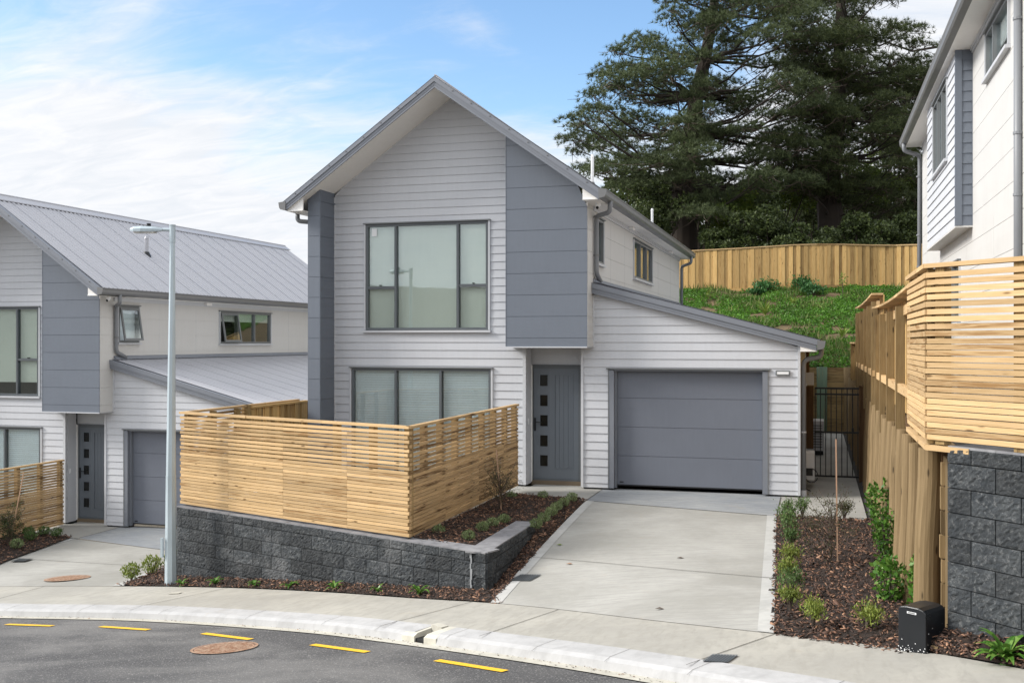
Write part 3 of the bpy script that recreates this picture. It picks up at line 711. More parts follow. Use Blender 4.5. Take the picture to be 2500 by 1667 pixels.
    for s, xe in ((1, -3.74), (-1, -9.94)):
        pts = [(xe, 5.20), (xe+s*.11, 5.225), (xe+s*.135, 5.26), (xe+s*.135, 5.33), (xe+s*.15, 5.345), (xe+s*.15, 5.36), (xe+s*.128, 5.355), (xe+s*.12, 5.26), (xe+s*.10, 5.24), (xe+s*.012, 5.235), (xe+s*.012, 5.38), (xe, 5.38)]
        mb.prism([(x, VY-.02, z) for x, z in pts], (0, YB+.5-VY, 0))
        mb.prism([(xe, VY-.026, 5.20), (xe+s*.11, VY-.026, 5.225), (xe+s*.135, VY-.026, 5.26), (xe+s*.15, VY-.026, 5.36), (xe, VY-.026, 5.38)], (0, .006, 0))
    mb.build('gutter', 'gutter', R)
    for pts in ([(-3.66, 18.98, 5.24), (-3.66, 18.98, 5.03), (-3.975, 19.28, 5.00), (-3.975, 19.28, 3.93), (-3.97, 19.62, 3.80)],
                [(-3.66, 31.9, 5.22), (-3.66, 31.9, 5.03), (-3.985, 32.2, 4.95), (-3.985, 32.2, 3.3)],
                [(-9.99, 18.9, 5.22), (-9.99, 18.9, 5.06), (-9.66, 18.98, 5.03), (-9.64, 19.0, 5.03)]):
        mb = bracket_tube(MB(), pts, .045); dpp = mb.build('downpipe', 'pipe', R, smooth=True)
        if len(pts) == 5:
            mb = MB(); 
            for z in (4.97, 4.25): mb.tube([(-3.975, 19.28, z), (-3.975, 19.28, z+.03)], .053, 12); mb.box((-4.03, 19.27, z+.005), (-3.975, 19.29, z+.025))
            build_each(mb, 'pipe_bracket', 'gutter', dpp)
    # lean-to roof
    mb = MB(); vy = 19.12; corr_roof(mb, .06, 2.672, -4.03, 3.752, vy+.09, 32.2); sheet_laps(mb, .06, 2.672, -4.03, 3.752, vy+.09, 32.2); lr = mb.build('garage_roof', 'roof', R)
    mb = MB()
    for k in range(1, 7):
        x = lerp(-3.9, .0, k/7); z = 3.752-.264*(x+4.03)+.012
        for y in np.arange(vy+.4, 32, .61): mb.box((x-.006, y-.006, z), (x+.006, y+.006, z+.008))
    mb.build('roof_screws', 'roof', lr)['kind'] = 'stuff'
    mb = MB(); mb.prism([(XS+.012, F0+.0, 3.74), (XS+.10, F0+.0, 3.76), (XS+.02, F0, 3.84), (XS+.012, F0, 3.84)], (0, 12.8, 0)); mb.build('apron_flashing', 'barge', lr)
    mb = MB()
    def par2(x0, x1, lo, hi, y0, y1):
        zc = lambda x, o: 3.545-.2628*(x+4.02)+o
        mb.prism([(x0, y0, zc(x0, lo)), (x1, y0, zc(x1, lo)), (x1, y0, zc(x1, hi)), (x0, y0, zc(x0, hi))], (0, y1-y0, 0))
    par2(-4.05, -.01, 0, .11, vy, F0-.0); par2(-4.05, .05, .10, .19, vy-.02, vy+.015); par2(-4.05, .05, .19, .198, vy-.022, vy+.15); par2(-4.05, -.01, .045, .053, vy-.006, vy)
    mb.build('garage_barge_board', 'barge', R)
    mb = MB(); mb.box((-4.075, vy-.02, 3.46), (-4.045, vy+.12, 3.80)); mb.build('flashing_end', 'soffit', R)
    mb = MB(); mb.prism([(-.285, vy+.01, 2.475), (-.02, vy+.01, 2.475), (-.02, vy+.01, 2.50), (-.285, vy+.01, 2.565)], (0, .12, 0)); mb.box((-.29, vy+.02, 2.47), (.0, 31.9, 2.485)); mb.build('garage_soffit', 'soffit', R)
    mb = MB(); xe = .0; pts = [(xe, 2.50), (xe+.10, 2.52), (xe+.125, 2.55), (xe+.125, 2.62), (xe+.145, 2.66), (xe+.115, 2.655), (xe+.09, 2.54), (xe+.012, 2.535), (xe+.012, 2.66), (xe, 2.66)]
    mb.prism([(x, vy-.02, z) for x, z in pts], (0, 12.9, 0)); mb.prism([(xe, vy-.026, 2.50), (xe+.10, vy-.026, 2.52), (xe+.125, vy-.026, 2.55), (xe+.145, vy-.026, 2.66), (xe, vy-.026, 2.67)], (0, .006, 0)); mb.build('gutter', 'gutter', R)
    mb = bracket_tube(MB(), [(.07, 19.45, 2.53), (.07, 19.45, 2.38), (-.232, 19.40, 2.32), (-.232, 19.40, -.10)], .045); dp = mb.build('downpipe', 'pipe', R, smooth=True)
    mb = MB(); mb.tube([(-.232, 19.40, -.11), (-.232, 19.40, .0)], .056, 14); mb.tube([(-.232, 19.40, 1.02), (-.232, 19.40, 1.05)], .05, 14); build_each(mb, 'pipe_collar', 'trim', dp)
    # entry recess
    mb = MB(); fe = Fr((-5.335, 0, 0), (0, 1, 0), (1, 0, 0)); clad(mb, fe, -.08, 2.535, F0+.03, F0+.33, [], pw, pz, .012, .003, 0, .06); mb.build('entry_side_wall', 'board', R)
    mb = MB(); mb.box((-5.35, F0+.40, 2.20), (-4.2, F0+.5, 2.54)); mb.box((-4.262, F0+.04, -.08), (-4.2, F0+.45, 2.53)); mb.build('entry_panel', 'trim', R)
    mb = MB(); mb.box((-5.385, F0+.33, -.06), (-5.335+.02, F0+.40, 2.2)); mb.build('entry_trim', 'soffit', R)
    mb = MB(); mb.box((-5.33, F0+.36, -.13), (-4.25, F0+.6, -.035)); mb.build('door_sill', 'thresh', R)
    DY = F0+.40; fd = Fr((0, DY, 0), (1, 0, 0), (0, -1, 0)); mb = MB()
    fd.box(mb, -5.36, -5.30, -.06, .02, -.035, 2.19); fd.box(mb, -4.40, -4.27, -.06, .02, -.035, 2.19); fd.box(mb, -5.30, -4.40, -.06, .02, 2.13, 2.19); fd.box(mb, -5.36, -4.27, -.06, .05, 2.19, 2.205)
    fd.box(mb, -5.30, -4.40, -.06, .03, -.035, -.005); mb.build('door_frame', 'alu', R)
    mb = MB(); pz_ = [1.79, 1.40, 1.01, .62, .235]; u0, u1 = -5.165, -5.015
    hl = [(u0, u1, z, z+.215) for z in pz_]
    cuts = sorted([-.005, 2.13]+[h for q in hl for h in q[2:]])
    for za, zc in zip(cuts, cuts[1:]):
        inside = any(q[2] < (za+zc)/2 < q[3] for q in hl)
        if inside: fd.box(mb, -5.296, u0, -.045, 0, za, zc); fd.box(mb, u1, -4.87, -.045, 0, za, zc)
        else: fd.box(mb, -5.296, -4.87, -.045, 0, za, zc)
    fd.box(mb, -4.52, -4.403, -.045, 0, -.005, 2.13); fd.box(mb, -4.87, -4.52, -.045, 0, -.005, .21); fd.box(mb, -4.87, -4.52, -.045, 0, 2.0, 2.13)
    for k in range(4): fd.box(mb, -4.865+k*.0865, -4.865+k*.0865+.080, -.045, -.009, .21, 2.0)
    fd.box(mb, -4.87, -4.52, -.046, -.016, .21, 2.0)
    for a, b, c, d in ((-4.885, -4.868, .19, 2.02), (-4.522, -4.505, .19, 2.02), (-4.868, -4.522, .19, .207), (-4.868, -4.522, 2.003, 2.02)): fd.box(mb, a, b, -.01, .006, c, d)
    dr_ = mb.build('front_door', 'door', R)
    for z in pz_:
        mb = MB(); fd.box(mb, u0, u1, -.04, -.012, z, z+.215); dg = mb.build('pane', 'dglass', dr_)
    mb = MB()
    for z in pz_:
        for a, b, c, d in ((u0-.024, u0, z-.024, z+.239), (u1, u1+.024, z-.024, z+.239), (u0, u1, z-.024, z), (u0, u1, z+.215, z+.239)): fd.box(mb, a, b, -.008, .007, c, d)
    mb.build('pane_trim', 'door', dr_)
    mb = MB(); fd.box(mb, -5.285, -5.25, 0, .014, .92, 1.17); mb.tube([(-5.267, DY, 1.09), (-5.267, DY-.05, 1.09), (-5.13, DY-.055, 1.09)], .0095, 8); mb.tube([(-5.267, DY-.01, .97), (-5.267, DY-.025, .97)], .012, 10); mb.build('handle', 'black', dr_)
    mb = MB(); mb.box((-5.33, F0+.09, 1.07), (-5.315, F0+.13, 1.17)); mb.build('doorbell', 'white', R)
    # garage door
    gy = F0+.13; fg2 = Fr((0, gy, 0), (1, 0, 0), (0, -1, 0)); mb = MB()
    for k in range(4): fg2.box(mb, -3.62, -.95, -.04, 0, -.02+k*.54, -.02+(k+1)*.54-(.008 if k < 3 else 0)); 
    fg2.box(mb, -3.62, -.95, -.05, -.008, -.02, 2.14)
    for k in range(1, 4): fg2.box(mb, -3.62, -.95, -.02, .003, -.02+k*.54, -.02+k*.54+.006)
    gd = mb.build('garage_door', 'gdoor', R)
    mb = MB(); fg2.box(mb, -3.62, -.95, -.03, .004, -.045, -.02); mb.build('rubber_seal', 'black', gd)
    mb = MB(); fg2.box(mb, -3.55, -3.48, 0, .012, .015, .035); mb.build('lock_tab', 'black', gd)
    mb = MB(); FRF.box(mb, -3.73, -3.635, -.12, .032, -.08, 2.12); FRF.box(mb, -.94, -.852, -.12, .032, -.08, 2.12); FRF.box(mb, -3.635, -.94, -.12, .006, 2.105, 2.135); FRF.box(mb, -3.64, -3.60, -.18, -.06, -.08, 2.12)
    mb.build('garage_door_frame', 'barge', R)
    mb = MB(); FRF.box(mb, -3.775, -.80, -.01, .062, 2.137, 2.158); FRF.box(mb, -.851, -.835, -.05, .038, -.08, 2.137); FRF.box(mb, -3.745, -3.731, -.05, .038, -.08, 2.137); mb.build('head_flashing', 'alul', R)
    # windows
    cols = [(-8.65, -8.015, [3.72]), (-8.015, -6.715, []), (-6.715, -6.095, [3.74])]
    w1 = window(FRF, R, 'window', -8.65, -6.095, 2.88, 4.98, cols, 'whiteshade', None if near else 3.2)
    if near:
        mb = MB(); FRF.box(mb, -8.54, -8.43, -.013, -.011, 4.75, 4.90); mb.build('glass_sticker', 'white', w1)
    mb = MB(); FRF.box(mb, -8.36, -8.33, -.02, .04, 3.755, 3.775); FRF.box(mb, -6.41, -6.38, -.02, .04, 3.77, 3.79); build_each(mb, 'window_latch', 'black', w1)
    window(FRF, R, 'sliding_door', -8.96, -6.04, 0.03, 2.12, [(-8.96, -8.015, []), (-8.015, -7.07, []), (-7.07, -6.04, [])], 'bluewhite', None, sill=False, blind_n=-.06)
    window(fsd, R, 'window', 19.42, 20.17, 4.15, 5.0, [(19.42, 20.17, [])], None if near else 'bluewhite', None, None if near else (0,), 'alul')
    window(fsd, R, 'window', 23.73, 26.47, 4.12, 4.99, [(23.73, 24.63, []), (24.63, 25.55, []), (25.55, 26.47, [])], None if near else 'whiteshade', None if near else 4.72, None if near else (0,), 'alul')
    # small fittings
    mb = MB(); mb.tube([(-3.86, 18.86, 5.19), (-3.86, 18.86, 5.13)], .05, 14); mb.tube([(-3.86, 18.86, 5.135), (-3.86, 18.80, 5.10)], .034, 12); sc_ = mb.build('security_camera', 'white', R)
    mb = MB(); mb.tube([(-3.86, 18.80, 5.10), (-3.86, 18.79, 5.094)], .028, 12); mb.build('lens', 'black', sc_)
    if near:
        mb = MB(); FRF.box(mb, -.71, -.46, .026, .042, 2.045, 2.135); pl_ = mb.build('number_plate', 'alul', R)
        mb = MB(); FRF.box(mb, -.685, -.485, .042, .048, 2.068, 2.112); mb.build('plate_face', 'white', pl_)
    for (x, y, h, r, mt) in (((-4.75, 22.6, .62, .035, 'white'), (-4.45, 29.3, .45, .035, 'white')) if near else ((-5.25, 22.2, .42, .05, 'roof'),)):
        z = 7.585-SL*abs(x-RX); mb = MB(); mb.tube([(x, y, z-.1), (x, y, z+h)], r, 12); mb.tube([(x, y, z+h-.01), (x, y, z+h+.06)], [r*1.2, r*.8], 12)
        vp = mb.build('vent_pipe', mt, R, smooth=False); mb = MB(); mb.tube([(x, y, z-.06), (x, y, z+.07)], [r*2.6, r*1.25], 12); mb.build('boot_flashing', 'plast' if not near else 'gutter', vp)
    for y in (22.9, 29.3):
        mb = MB(); mb.prism([(-4.03, y, 5.185), (-3.90, y, 5.185), (-3.90, y, 5.12), (-4.03, y, 5.15)], (0, .25, 0)); mb.build('soffit_vent', 'soffit', R)
    return R
H1 = house('grey gabled two storey house with white driveway and slatted fence, standing in the middle', (0, 0, 0), True)
H1['label'] = 'grey gabled two storey house in the middle behind the long slatted fence'
H2 = house('lower grey house behind the street lamp, its corrugated roof showing', (-11.591, 1.385, -1.515), False)
# ------------------------------------------------------------------ right hand house
def right_house():
    XW, XB = 2.242, 2.018
    R = empty('town_house', (5, 18, 1.7), 'tall white panelled house on raised ground at the right edge', 'house')
    fw_ = Fr((XW, 0, 0), (0, 1, 0), (-1, 0, 0)); fbx = Fr((XB, 0, 0), (0, 1, 0), (-1, 0, 0)); z0 = 1.70
    mb = MB(); clad(mb, fw_, z0, 7.02, 12.2, 24.75, [(13.78, 15.58, 6.21, 6.86), (18.3, 20.3, 2.95, 3.98), (17.3, 20.9, 4.5, 6.9)], .4, 4.55-2.4, .008, .008, .007, .1)
    for y in (15.0, 17.6, 20.0, 22.4): fw_.box(mb, y, y+.006, 0, .0095, z0, 4.3)
    mb.build('side_wall', 'panel', R)
    mb = MB(); mb.box((XW+.0, 12.2, z0), (8.6, 12.3, 7.0)); mb.box((8.5, 12.3, z0), (8.6, 24.7, 7.0)); mb.box((XW, 24.65, z0), (8.6, 24.75, 7.0)); mb.prism([(XW, 12.2, 7.0), (8.6, 12.2, 7.0), (5.42, 12.2, 9.2)], (0, .1, 0)); mb.prism([(XW, 24.65, 7.0), (8.6, 24.65, 7.0), (5.42, 24.65, 9.2)], (0, .1, 0)); mb.build('front_wall', 'board', R)
    # box bay
    mb = MB(); clad(mb, fbx, 4.385, 7.02, 16.97, 21.2, [(18.0, 20.08, 5.56, 6.86)], .155, 4.385, .026, .008, 0, .06); mb.box((XB, 21.15, 4.385), (XW, 21.2, 7.02)); mb.build('bay_weatherboards', 'board', R)
    mb = MB(); ffr = Fr((0, 16.957, 0), (1, 0, 0), (0, -1, 0)); clad(mb, ffr, 4.385, 7.02, XB+.065, XW-.02, [], .155, 4.385, .018, .006, 0, .05)
    ffr.box(mb, XB-.028, XB+.065, -.05, .024, 4.385, 7.02); ffr.box(mb, XW-.02, XW, -.05, .022, 4.385, 7.02); mb.build('bay_end_wall', 'dark', R)
    mb = MB(); mb.box((XB-.025, 16.94, 4.36), (XW, 21.2, 4.384)); mb.build('bay_base', 'panel', R)
    window(fbx, R, 'window', 18.02, 20.06, 5.58, 6.84, [(18.02, 18.7, []), (18.7, 19.38, []), (19.38, 20.06, [])], None, frame='alul')
    window(fw_, R, 'window', 13.8, 15.56, 6.23, 6.85, [(13.8, 14.95, []), (14.95, 15.56, [])], 'bluewhite', 6.5, frame='alul')
    window(fw_, R, 'window', 18.32, 20.28, 2.97, 3.96, [(18.32, 19.3, []), (19.3, 20.28, [])], None, frame='alul')
    mb = MB(); mb.box((1.92, 11.6, 7.02), (XW+.1, 25.1, 7.04)); mb.box((1.90, 11.6, 7.0), (1.925, 25.1, 7.2)); mb.build('eave_soffit', 'soffit', R)
    mb = MB(); mb.box((XW-.03, 12.2, 6.95), (XW-.009, 16.9, 7.02)); mb.box((XW-.05, 12.2, 6.985), (XW-.03, 16.9, 7.02)); mb.build('frieze_trim', 'trim', R)
    mb = MB(); xe = 1.90; s = -1
    pts = [(xe, 7.0), (xe-.09, 7.02), (xe-.112, 7.05), (xe-.112, 7.12), (xe-.125, 7.16), (xe-.10, 7.155), (xe-.085, 7.05), (xe-.012, 7.04), (xe-.012, 7.18), (xe, 7.18)]
    mb.prism([(x, 11.6, z) for x, z in pts], (0, 13.5, 0)); mb.prism([(xe, 25.1, 7.0), (xe-.09, 25.1, 7.02), (xe-.112, 25.1, 7.06), (xe-.125, 25.1, 7.16), (xe, 25.1, 7.18)], (0, .006, 0)); mb.build('gutter', 'gutter', R)
    mb = MB(); corr_roof(mb, 1.83, 7.19, 5.42, 9.73, 11.6, 25.1); corr_roof(mb, 9.0, 7.19, 5.42, 9.73, 11.6, 25.1)
    mb.build('roof', 'roof', R)
    mb = MB()
    for s_ in (-1, 1):
        x1 = 5.42+s_*3.5; mb.prism([(5.42, 11.62, 9.5), (x1, 11.62, 7.03), (x1, 11.62, 7.2), (5.42, 11.62, 9.7)], (0, .03, 0))
    mb.build('barge_board', 'barge', R)
    for pts in ([(1.84, 24.6, 7.02), (1.84, 24.6, 6.86), (2.19, 24.85, 6.78), (2.17, 24.85, 1.75)], [(2.19, 13.02, 6.95), (2.19, 13.02, 1.75)]):
        mb = bracket_tube(MB(), pts, .045) if len(pts) > 2 else MB()
        if len(pts) == 2: mb.tube(pts, .045, 12)
        d_ = mb.build('downpipe', 'pipe', R, smooth=True); mb = MB()
        for z in (6.3, 5.0, 4.3, 3.0): mb.tube([(pts[-1][0], pts[-1][1], z), (pts[-1][0], pts[-1][1], z+.03)], .053, 12)
        build_each(mb, 'pipe_bracket', 'pipe', d_)
    return R
right_house()
# ------------------------------------------------------------------ slat fences
def slat_profile(h):
    """z offsets of the slats from the top down: gapped above, tight below"""
    zs_ = []; z = h-.075; i = 0
    while z > .03:
        zs_.append(z); z -= .0605 if i < 9 else .0495; i += 1
    return zs_
def slat_fence(name, P, h, label, group, mats, postsn, cap=True, flip=False, joints=(), zbase=None):
    """P: list of plan points; slats on the outer side (right of travel if flip else left)"""
    R = empty(name, (*P[0][:2], P[0][2]), label, 'fence', group); z0 = P[0][2]
    for k, (a, b) in enumerate(zip(P, P[1:])):
        a, b = Vector(a), Vector(b); d = (b-a); L = d.length; u = d/L; n = Vector((u.y, -u.x, 0))*(-1 if flip else 1)
        mb = MB(); zl = slat_profile(h)
        cut = [0]+[j for j in joints if j < L]+[L]
        for i, z in enumerate(zl):
            for c0, c1 in zip(cut, cut[1:]):
                e0 = (.012 if i % 2 else -.012) if c0 == 0 else .0015; e1 = (.012 if i % 2 == 0 else -.012) if c1 == L else -.0015
                jz = random.uniform(-.0015, .0015); jt = random.uniform(-.0015, .0015)
                mb.obox(a+u*(c0+e0)+n*(.0+jt)+Vector((0, 0, z-.0425+jz)), u*(c1-c0+e1-e0), n*.019, Vector((0, 0, .0425)))
        mb.build('slats', mats[0], R)
        np_ = postsn[k]
        for j in range(np_+1):
            q = a+u*(L*j/np_)
            if j == 0: q = q+u*.12
            if j == np_: q = q-u*.05
            mb = MB(); mb.obox(q-u*.044-n*.091, u*.088, n*.088, Vector((0, 0, h-.04)), 0); mb.build('post', mats[1], R)
        if cap:
            cs = [0]+[L*(j+1)/3 for j in range(2)]+[L]; mb = MB()
            for c0, c1 in zip(cs, cs[1:]):
                mb.obox(a+u*(c0+.001-(.02 if c0 == 0 else 0))-n*.05+Vector((0, 0, h-.036)), u*(c1-c0-.002+(.02 if c1 == L else 0)), n*.085, Vector((0, 0, .036)))
            mb.build('cap_rail', mats[0], R)
    return R
CORN = (-5.317, 13.238, 0.0)
slat_fence('slat_fence', [(-10.03, 14.975, 0.0), CORN], 1.50, 'long pale slatted timber fence on top of the stone block wall facing the road', 'slatted timber fences', ('slat', 'post'), (7,), joints=(1.22, 2.5, 3.85))
slat_fence('slat_fence', [CORN, (-5.317, 18.56, 0.0)], 1.50, 'stained slatted timber fence running from the wall corner back towards the front door', 'slatted timber fences', ('slat2', 'post'), (8,), joints=(1.4, 3.0, 4.4))
slat_fence('slat_fence', [(-10.0, 18.9, 0.0), (-10.0, 15.02, 0.0)][::1], 1.50, 'short slatted return fence seen from inside behind the street lamp end of the long fence', 'slatted timber fences', ('slat2', 'post'), (5,), flip=False)
slat_fence('slat_fence', [(-16.908, 14.9, -1.60), (-16.908, 20.50, -1.60)], 1.50, 'brown stained slatted timber fence in front of the lower house at the left edge', 'slatted timber fences', ('slat2', 'post'), (8,), joints=(4.35,))
# paling fence behind the return (between the two houses)
def paling_run(R, a, b, h0, h1, n_side, mat='paling', wmin=.135, wmax=.155, z=None, two=True):
    a, b = Vector(a), Vector(b); d = b-a; L = Vector((d.x, d.y, 0)).length; u = Vector((d.x, d.y, 0)).normalized(); n = Vector((u.y, -u.x, 0))*n_side
    mb = MB(); t = 0; i = 0
    while t < L:
        w_ = random.uniform(wmin, wmax); k = t/L; zb = lerp(a.z, b.z, k); hh = lerp(h0, h1, k); o = .019 if i % 2 and two else random.uniform(0, .003)
        mb.obox(a+u*t+n*o+Vector((0, 0, zb-a.z)), u*(w_-.002 if not two else w_+.012), n*.018, Vector((0, 0, hh+random.uniform(-.004, .004)))); t += w_; i += 1
    return mb.build('palings', mat, R)
R = empty('paling_fence', (-10.0, 16.95, 0), 'short vertical paling fence panel beside the dark corner fin of the middle house', 'fence')
mb = MB(); mb.box((-10.06, 16.9, -.1), (-9.93, 17.02, 1.5)); mb.build('post', 'post', R)
paling_run(R, (-9.94, 17.02, -.1), (-9.94, 19.2, -.1), 1.53, 1.53, 1); mb = MB(); mb.box((-10.0, 17.0, 1.43), (-9.88, 19.2, 1.465)); mb.build('cap_rail', 'paling', R)
# right slat fence on top of the pole wall
rd = Vector((.7071, -.7071, 0)); c_ = Vector((.88, 9.32, 1.80))
R = slat_fence('slat_fence', [tuple(Vector((.88, 11.12, 1.80))), tuple(c_)], 1.49, 'narrow slatted return panel above the round poles, beside the open rail framing', 'slatted timber fences', ('slat', 'post'), (2,), flip=False)
R = slat_fence('slat_fence', [tuple(c_), tuple(c_+rd*4.2)], 1.49, 'close slatted timber fence above the dark block wall at the right edge', 'slatted timber fences', ('slat', 'post'), (5,), flip=False)
# framing fence seen from behind, with palings on the far side
def frame_fence(y0, y1, ztop, zdip, posts, label, notch=False):
    R = empty('paling_fence', (.95, y0, 1.6), label, 'fence', 'rail framed fences above the pole wall')
    mb = MB(); t = y0
    def top(y): f = (y-y0)/(y1-y0); return ztop-zdip*math.sin(math.pi*min(1, f*1.0))*.9
    while t < y1-.02:
        w_ = min(.15, y1-t); mb.obox((1.07, t, 1.75), (.018, 0, 0), (0, w_-.002, 0), (0, 0, top(t)-1.75)); t += .15
    mb.build('palings', 'paling', R)
    mb = MB(); n = 14
    for i in range(n):
        ya, yb = lerp(y0, y1, i/n), lerp(y0, y1, (i+1)/n)
        mb.beam((.975, ya, top(ya)+.012), (.975, yb, top(yb)+.012), .19, .03); mb.beam((.99, ya, top(ya)-.16), (.99, yb, top(yb)-.16), .05, .11)
    mb.build('cap_rail', 'slat', R)
    for y in posts:
        mb = MB(); mb.box((.88, y, 1.62-(.3 if y > 12 else .1)), (.985, y+.075, top(y)-.11)); mb.build('post', 'framing', R)
    mb = MB(); k = [y0]+list(posts)
    for a, b in zip(k, k[1:]): mb.box((.90, a+.08, 2.06), (.96, b, 2.16))
    mb.build('rail', 'slat', R)
    return R
frame_fence(11.16, 18.55, 3.20, .05, (12.98, 14.68, 16.25, 17.5), 'longer open framed timber fence with tall posts, next to the slatted return panel')
frame_fence(18.65, 26.4, 3.44, .04, (18.75, 20.4, 21.85, 23.67, 25.2, 26.3), 'farther raised section of open framed timber fence with tall posts')
R = empty('paling_fence', (.95, 27, 1.6), 'low last section of framed timber fence near the grassy bank', 'fence', 'rail framed fences above the pole wall')
mb = MB(); mb.box((.90, 26.6, 1.6), (1.0, 26.7, 2.7)); mb.box((.88, 30.0, 1.6), (1.0, 30.1, 2.62)); mb.build('post', 'post', R); mb = MB(); mb.box((.86, 26.6, 2.6), (1.04, 30.2, 2.64)); mb.build('cap_rail', 'slat', R); paling_run(R, (1.08, 26.6, 1.6), (1.08, 30.2, 1.6), 1.0, .98, 1)
# ------------------------------------------------------------------ pole retaining wall
R = empty('pole_wall', (1.0, 10, -.1), 'tall retaining wall of round timber poles under the framed fence', 'retaining wall')
ypos = [10.25]; 
while ypos[-1] < 32.6: ypos.append(ypos[-1]+.86+random.uniform(-.06, .06))
for i, y in enumerate(ypos):
    r = .115 if i == 0 else random.uniform(.076, .088); zt = 1.66-(.10 if i > 7 else .012*i)+random.uniform(-.02, .02); x0 = 1.0 if i == 0 else .965+random.uniform(-.010, .012)
    base = -.35 if y > 15 else S(1, y)-.3; lean = -.058+random.uniform(-.012, .012)
    mb = MB(); k = 7; pts = [Vector((x0+lean*(1-j/k)+.006*math.sin(j*1.3+i), y+.004*math.cos(j+i), lerp(base, zt, j/k))) for j in range(k+1)]
    mb.tube(pts, [r*(1.05-.07*j/k) for j in range(k+1)], 18, ns=.012); mb.build('pole', 'pole', R, smooth=False)
mb = MB()
z = -.1
for k in range(8):
    a = -.1+k*.225
    mb.box((1.075, 10.12, a), (1.125, 33.3, a+.212))
mb.build('lagging_boards', 'darkwood', R)
mb = MB(); mb.obox((.86, 9.33, 1.745), (0, 1.9, 0), (.24, 0, 0), (0, 0, .045)); mb.obox(Vector((.86, 9.31, 1.745)), rd*.42, Vector((.7071, .7071, 0))*.16, (0, 0, .045)); mb.build('capping_board', 'slat', R)
# lagging return beside the block wall
mb = MB()
for k in range(7):
    a = .08+k*.215; mb.box((1.055+random.uniform(-.008, .008), 9.98, a), (1.115, 10.05, a+.20))
mb.box((1.09, 9.72, .05), (1.135, 10.2, 1.62)); mb.build('end_boards', 'pole', R)
# rear retaining wall at the end of the path
R = empty('timber_wall', (.3, 33.4, -.1), 'horizontal plank retaining wall at the far end of the side path', 'retaining wall')
mb = MB()
for k in range(9): mb.box((-5.5, 33.42+random.uniform(0, .01), -.15+k*.225), (1.1, 33.47, -.15+k*.225+.215))
mb.build('planks', 'post', R)
for x, m_ in ((.14, 'greenpole'), (-1.1, 'greenpole'), (-2.4, 'greenpole'), (.86, 'pole')):
    mb = MB(); mb.tube([(x, 33.26, -.3), (x, 33.28, 1.88)], .155 if m_ == 'greenpole' else .09, 16, ns=.02); mb.build('pole', m_, R)
# ------------------------------------------------------------------ back fence on the bank
R = empty('paling_fence', (0, 44, 4.7), 'tall vertical paling fence along the top of the grassy bank below the pines', 'fence')
tops = [(-16, 6.2), (-5.3, 6.44), (-2.6, 6.50), (-.8, 6.58), (.5, 6.58), (2.6, 6.49), (4.2, 6.49), (9, 6.5)]; yb_ = [44.3, 44, 43.9, 43.9, 44.0, 44.3, 44.2, 43.6]
def tf(x): return float(np.interp(x, [a for a, b in tops], [b for a, b in tops]))
def yf(x): return float(np.interp(x, [a for a, b in tops], yb_))
mb = MB(); x = -16; i = 0
while x < 9:
    w_ = random.uniform(.14, .16); d = .022 if i % 2 else random.uniform(0, .006); zb = tf(x)-1.64-.0
    mb.obox((x, yf(x)-.02-d, zb), (w_+.012, yf(x+w_)-yf(x), 0), (0, .018, 0), (0, 0, 1.60+random.uniform(-.006, .006))); x += w_; i += 1
mb.build('palings', 'paling', R)
mb = MB(); g = np.linspace(-16, 9, 26)
for a, b in zip(g, g[1:]): mb.beam((a, yf(a)-.02, tf(a)+.0), (b, yf(b)-.02, tf(b)+.0), .10, .045)
mb.build('cap_rail', 'slat', R)
mb = MB()
for a, b in zip(g, g[1:]): mb.beam((a, yf(a)-.05, tf(a)-1.74), (b, yf(b)-.05, tf(b)-1.74), .045, .20)
mb.build('plinth_board', 'paling', R)
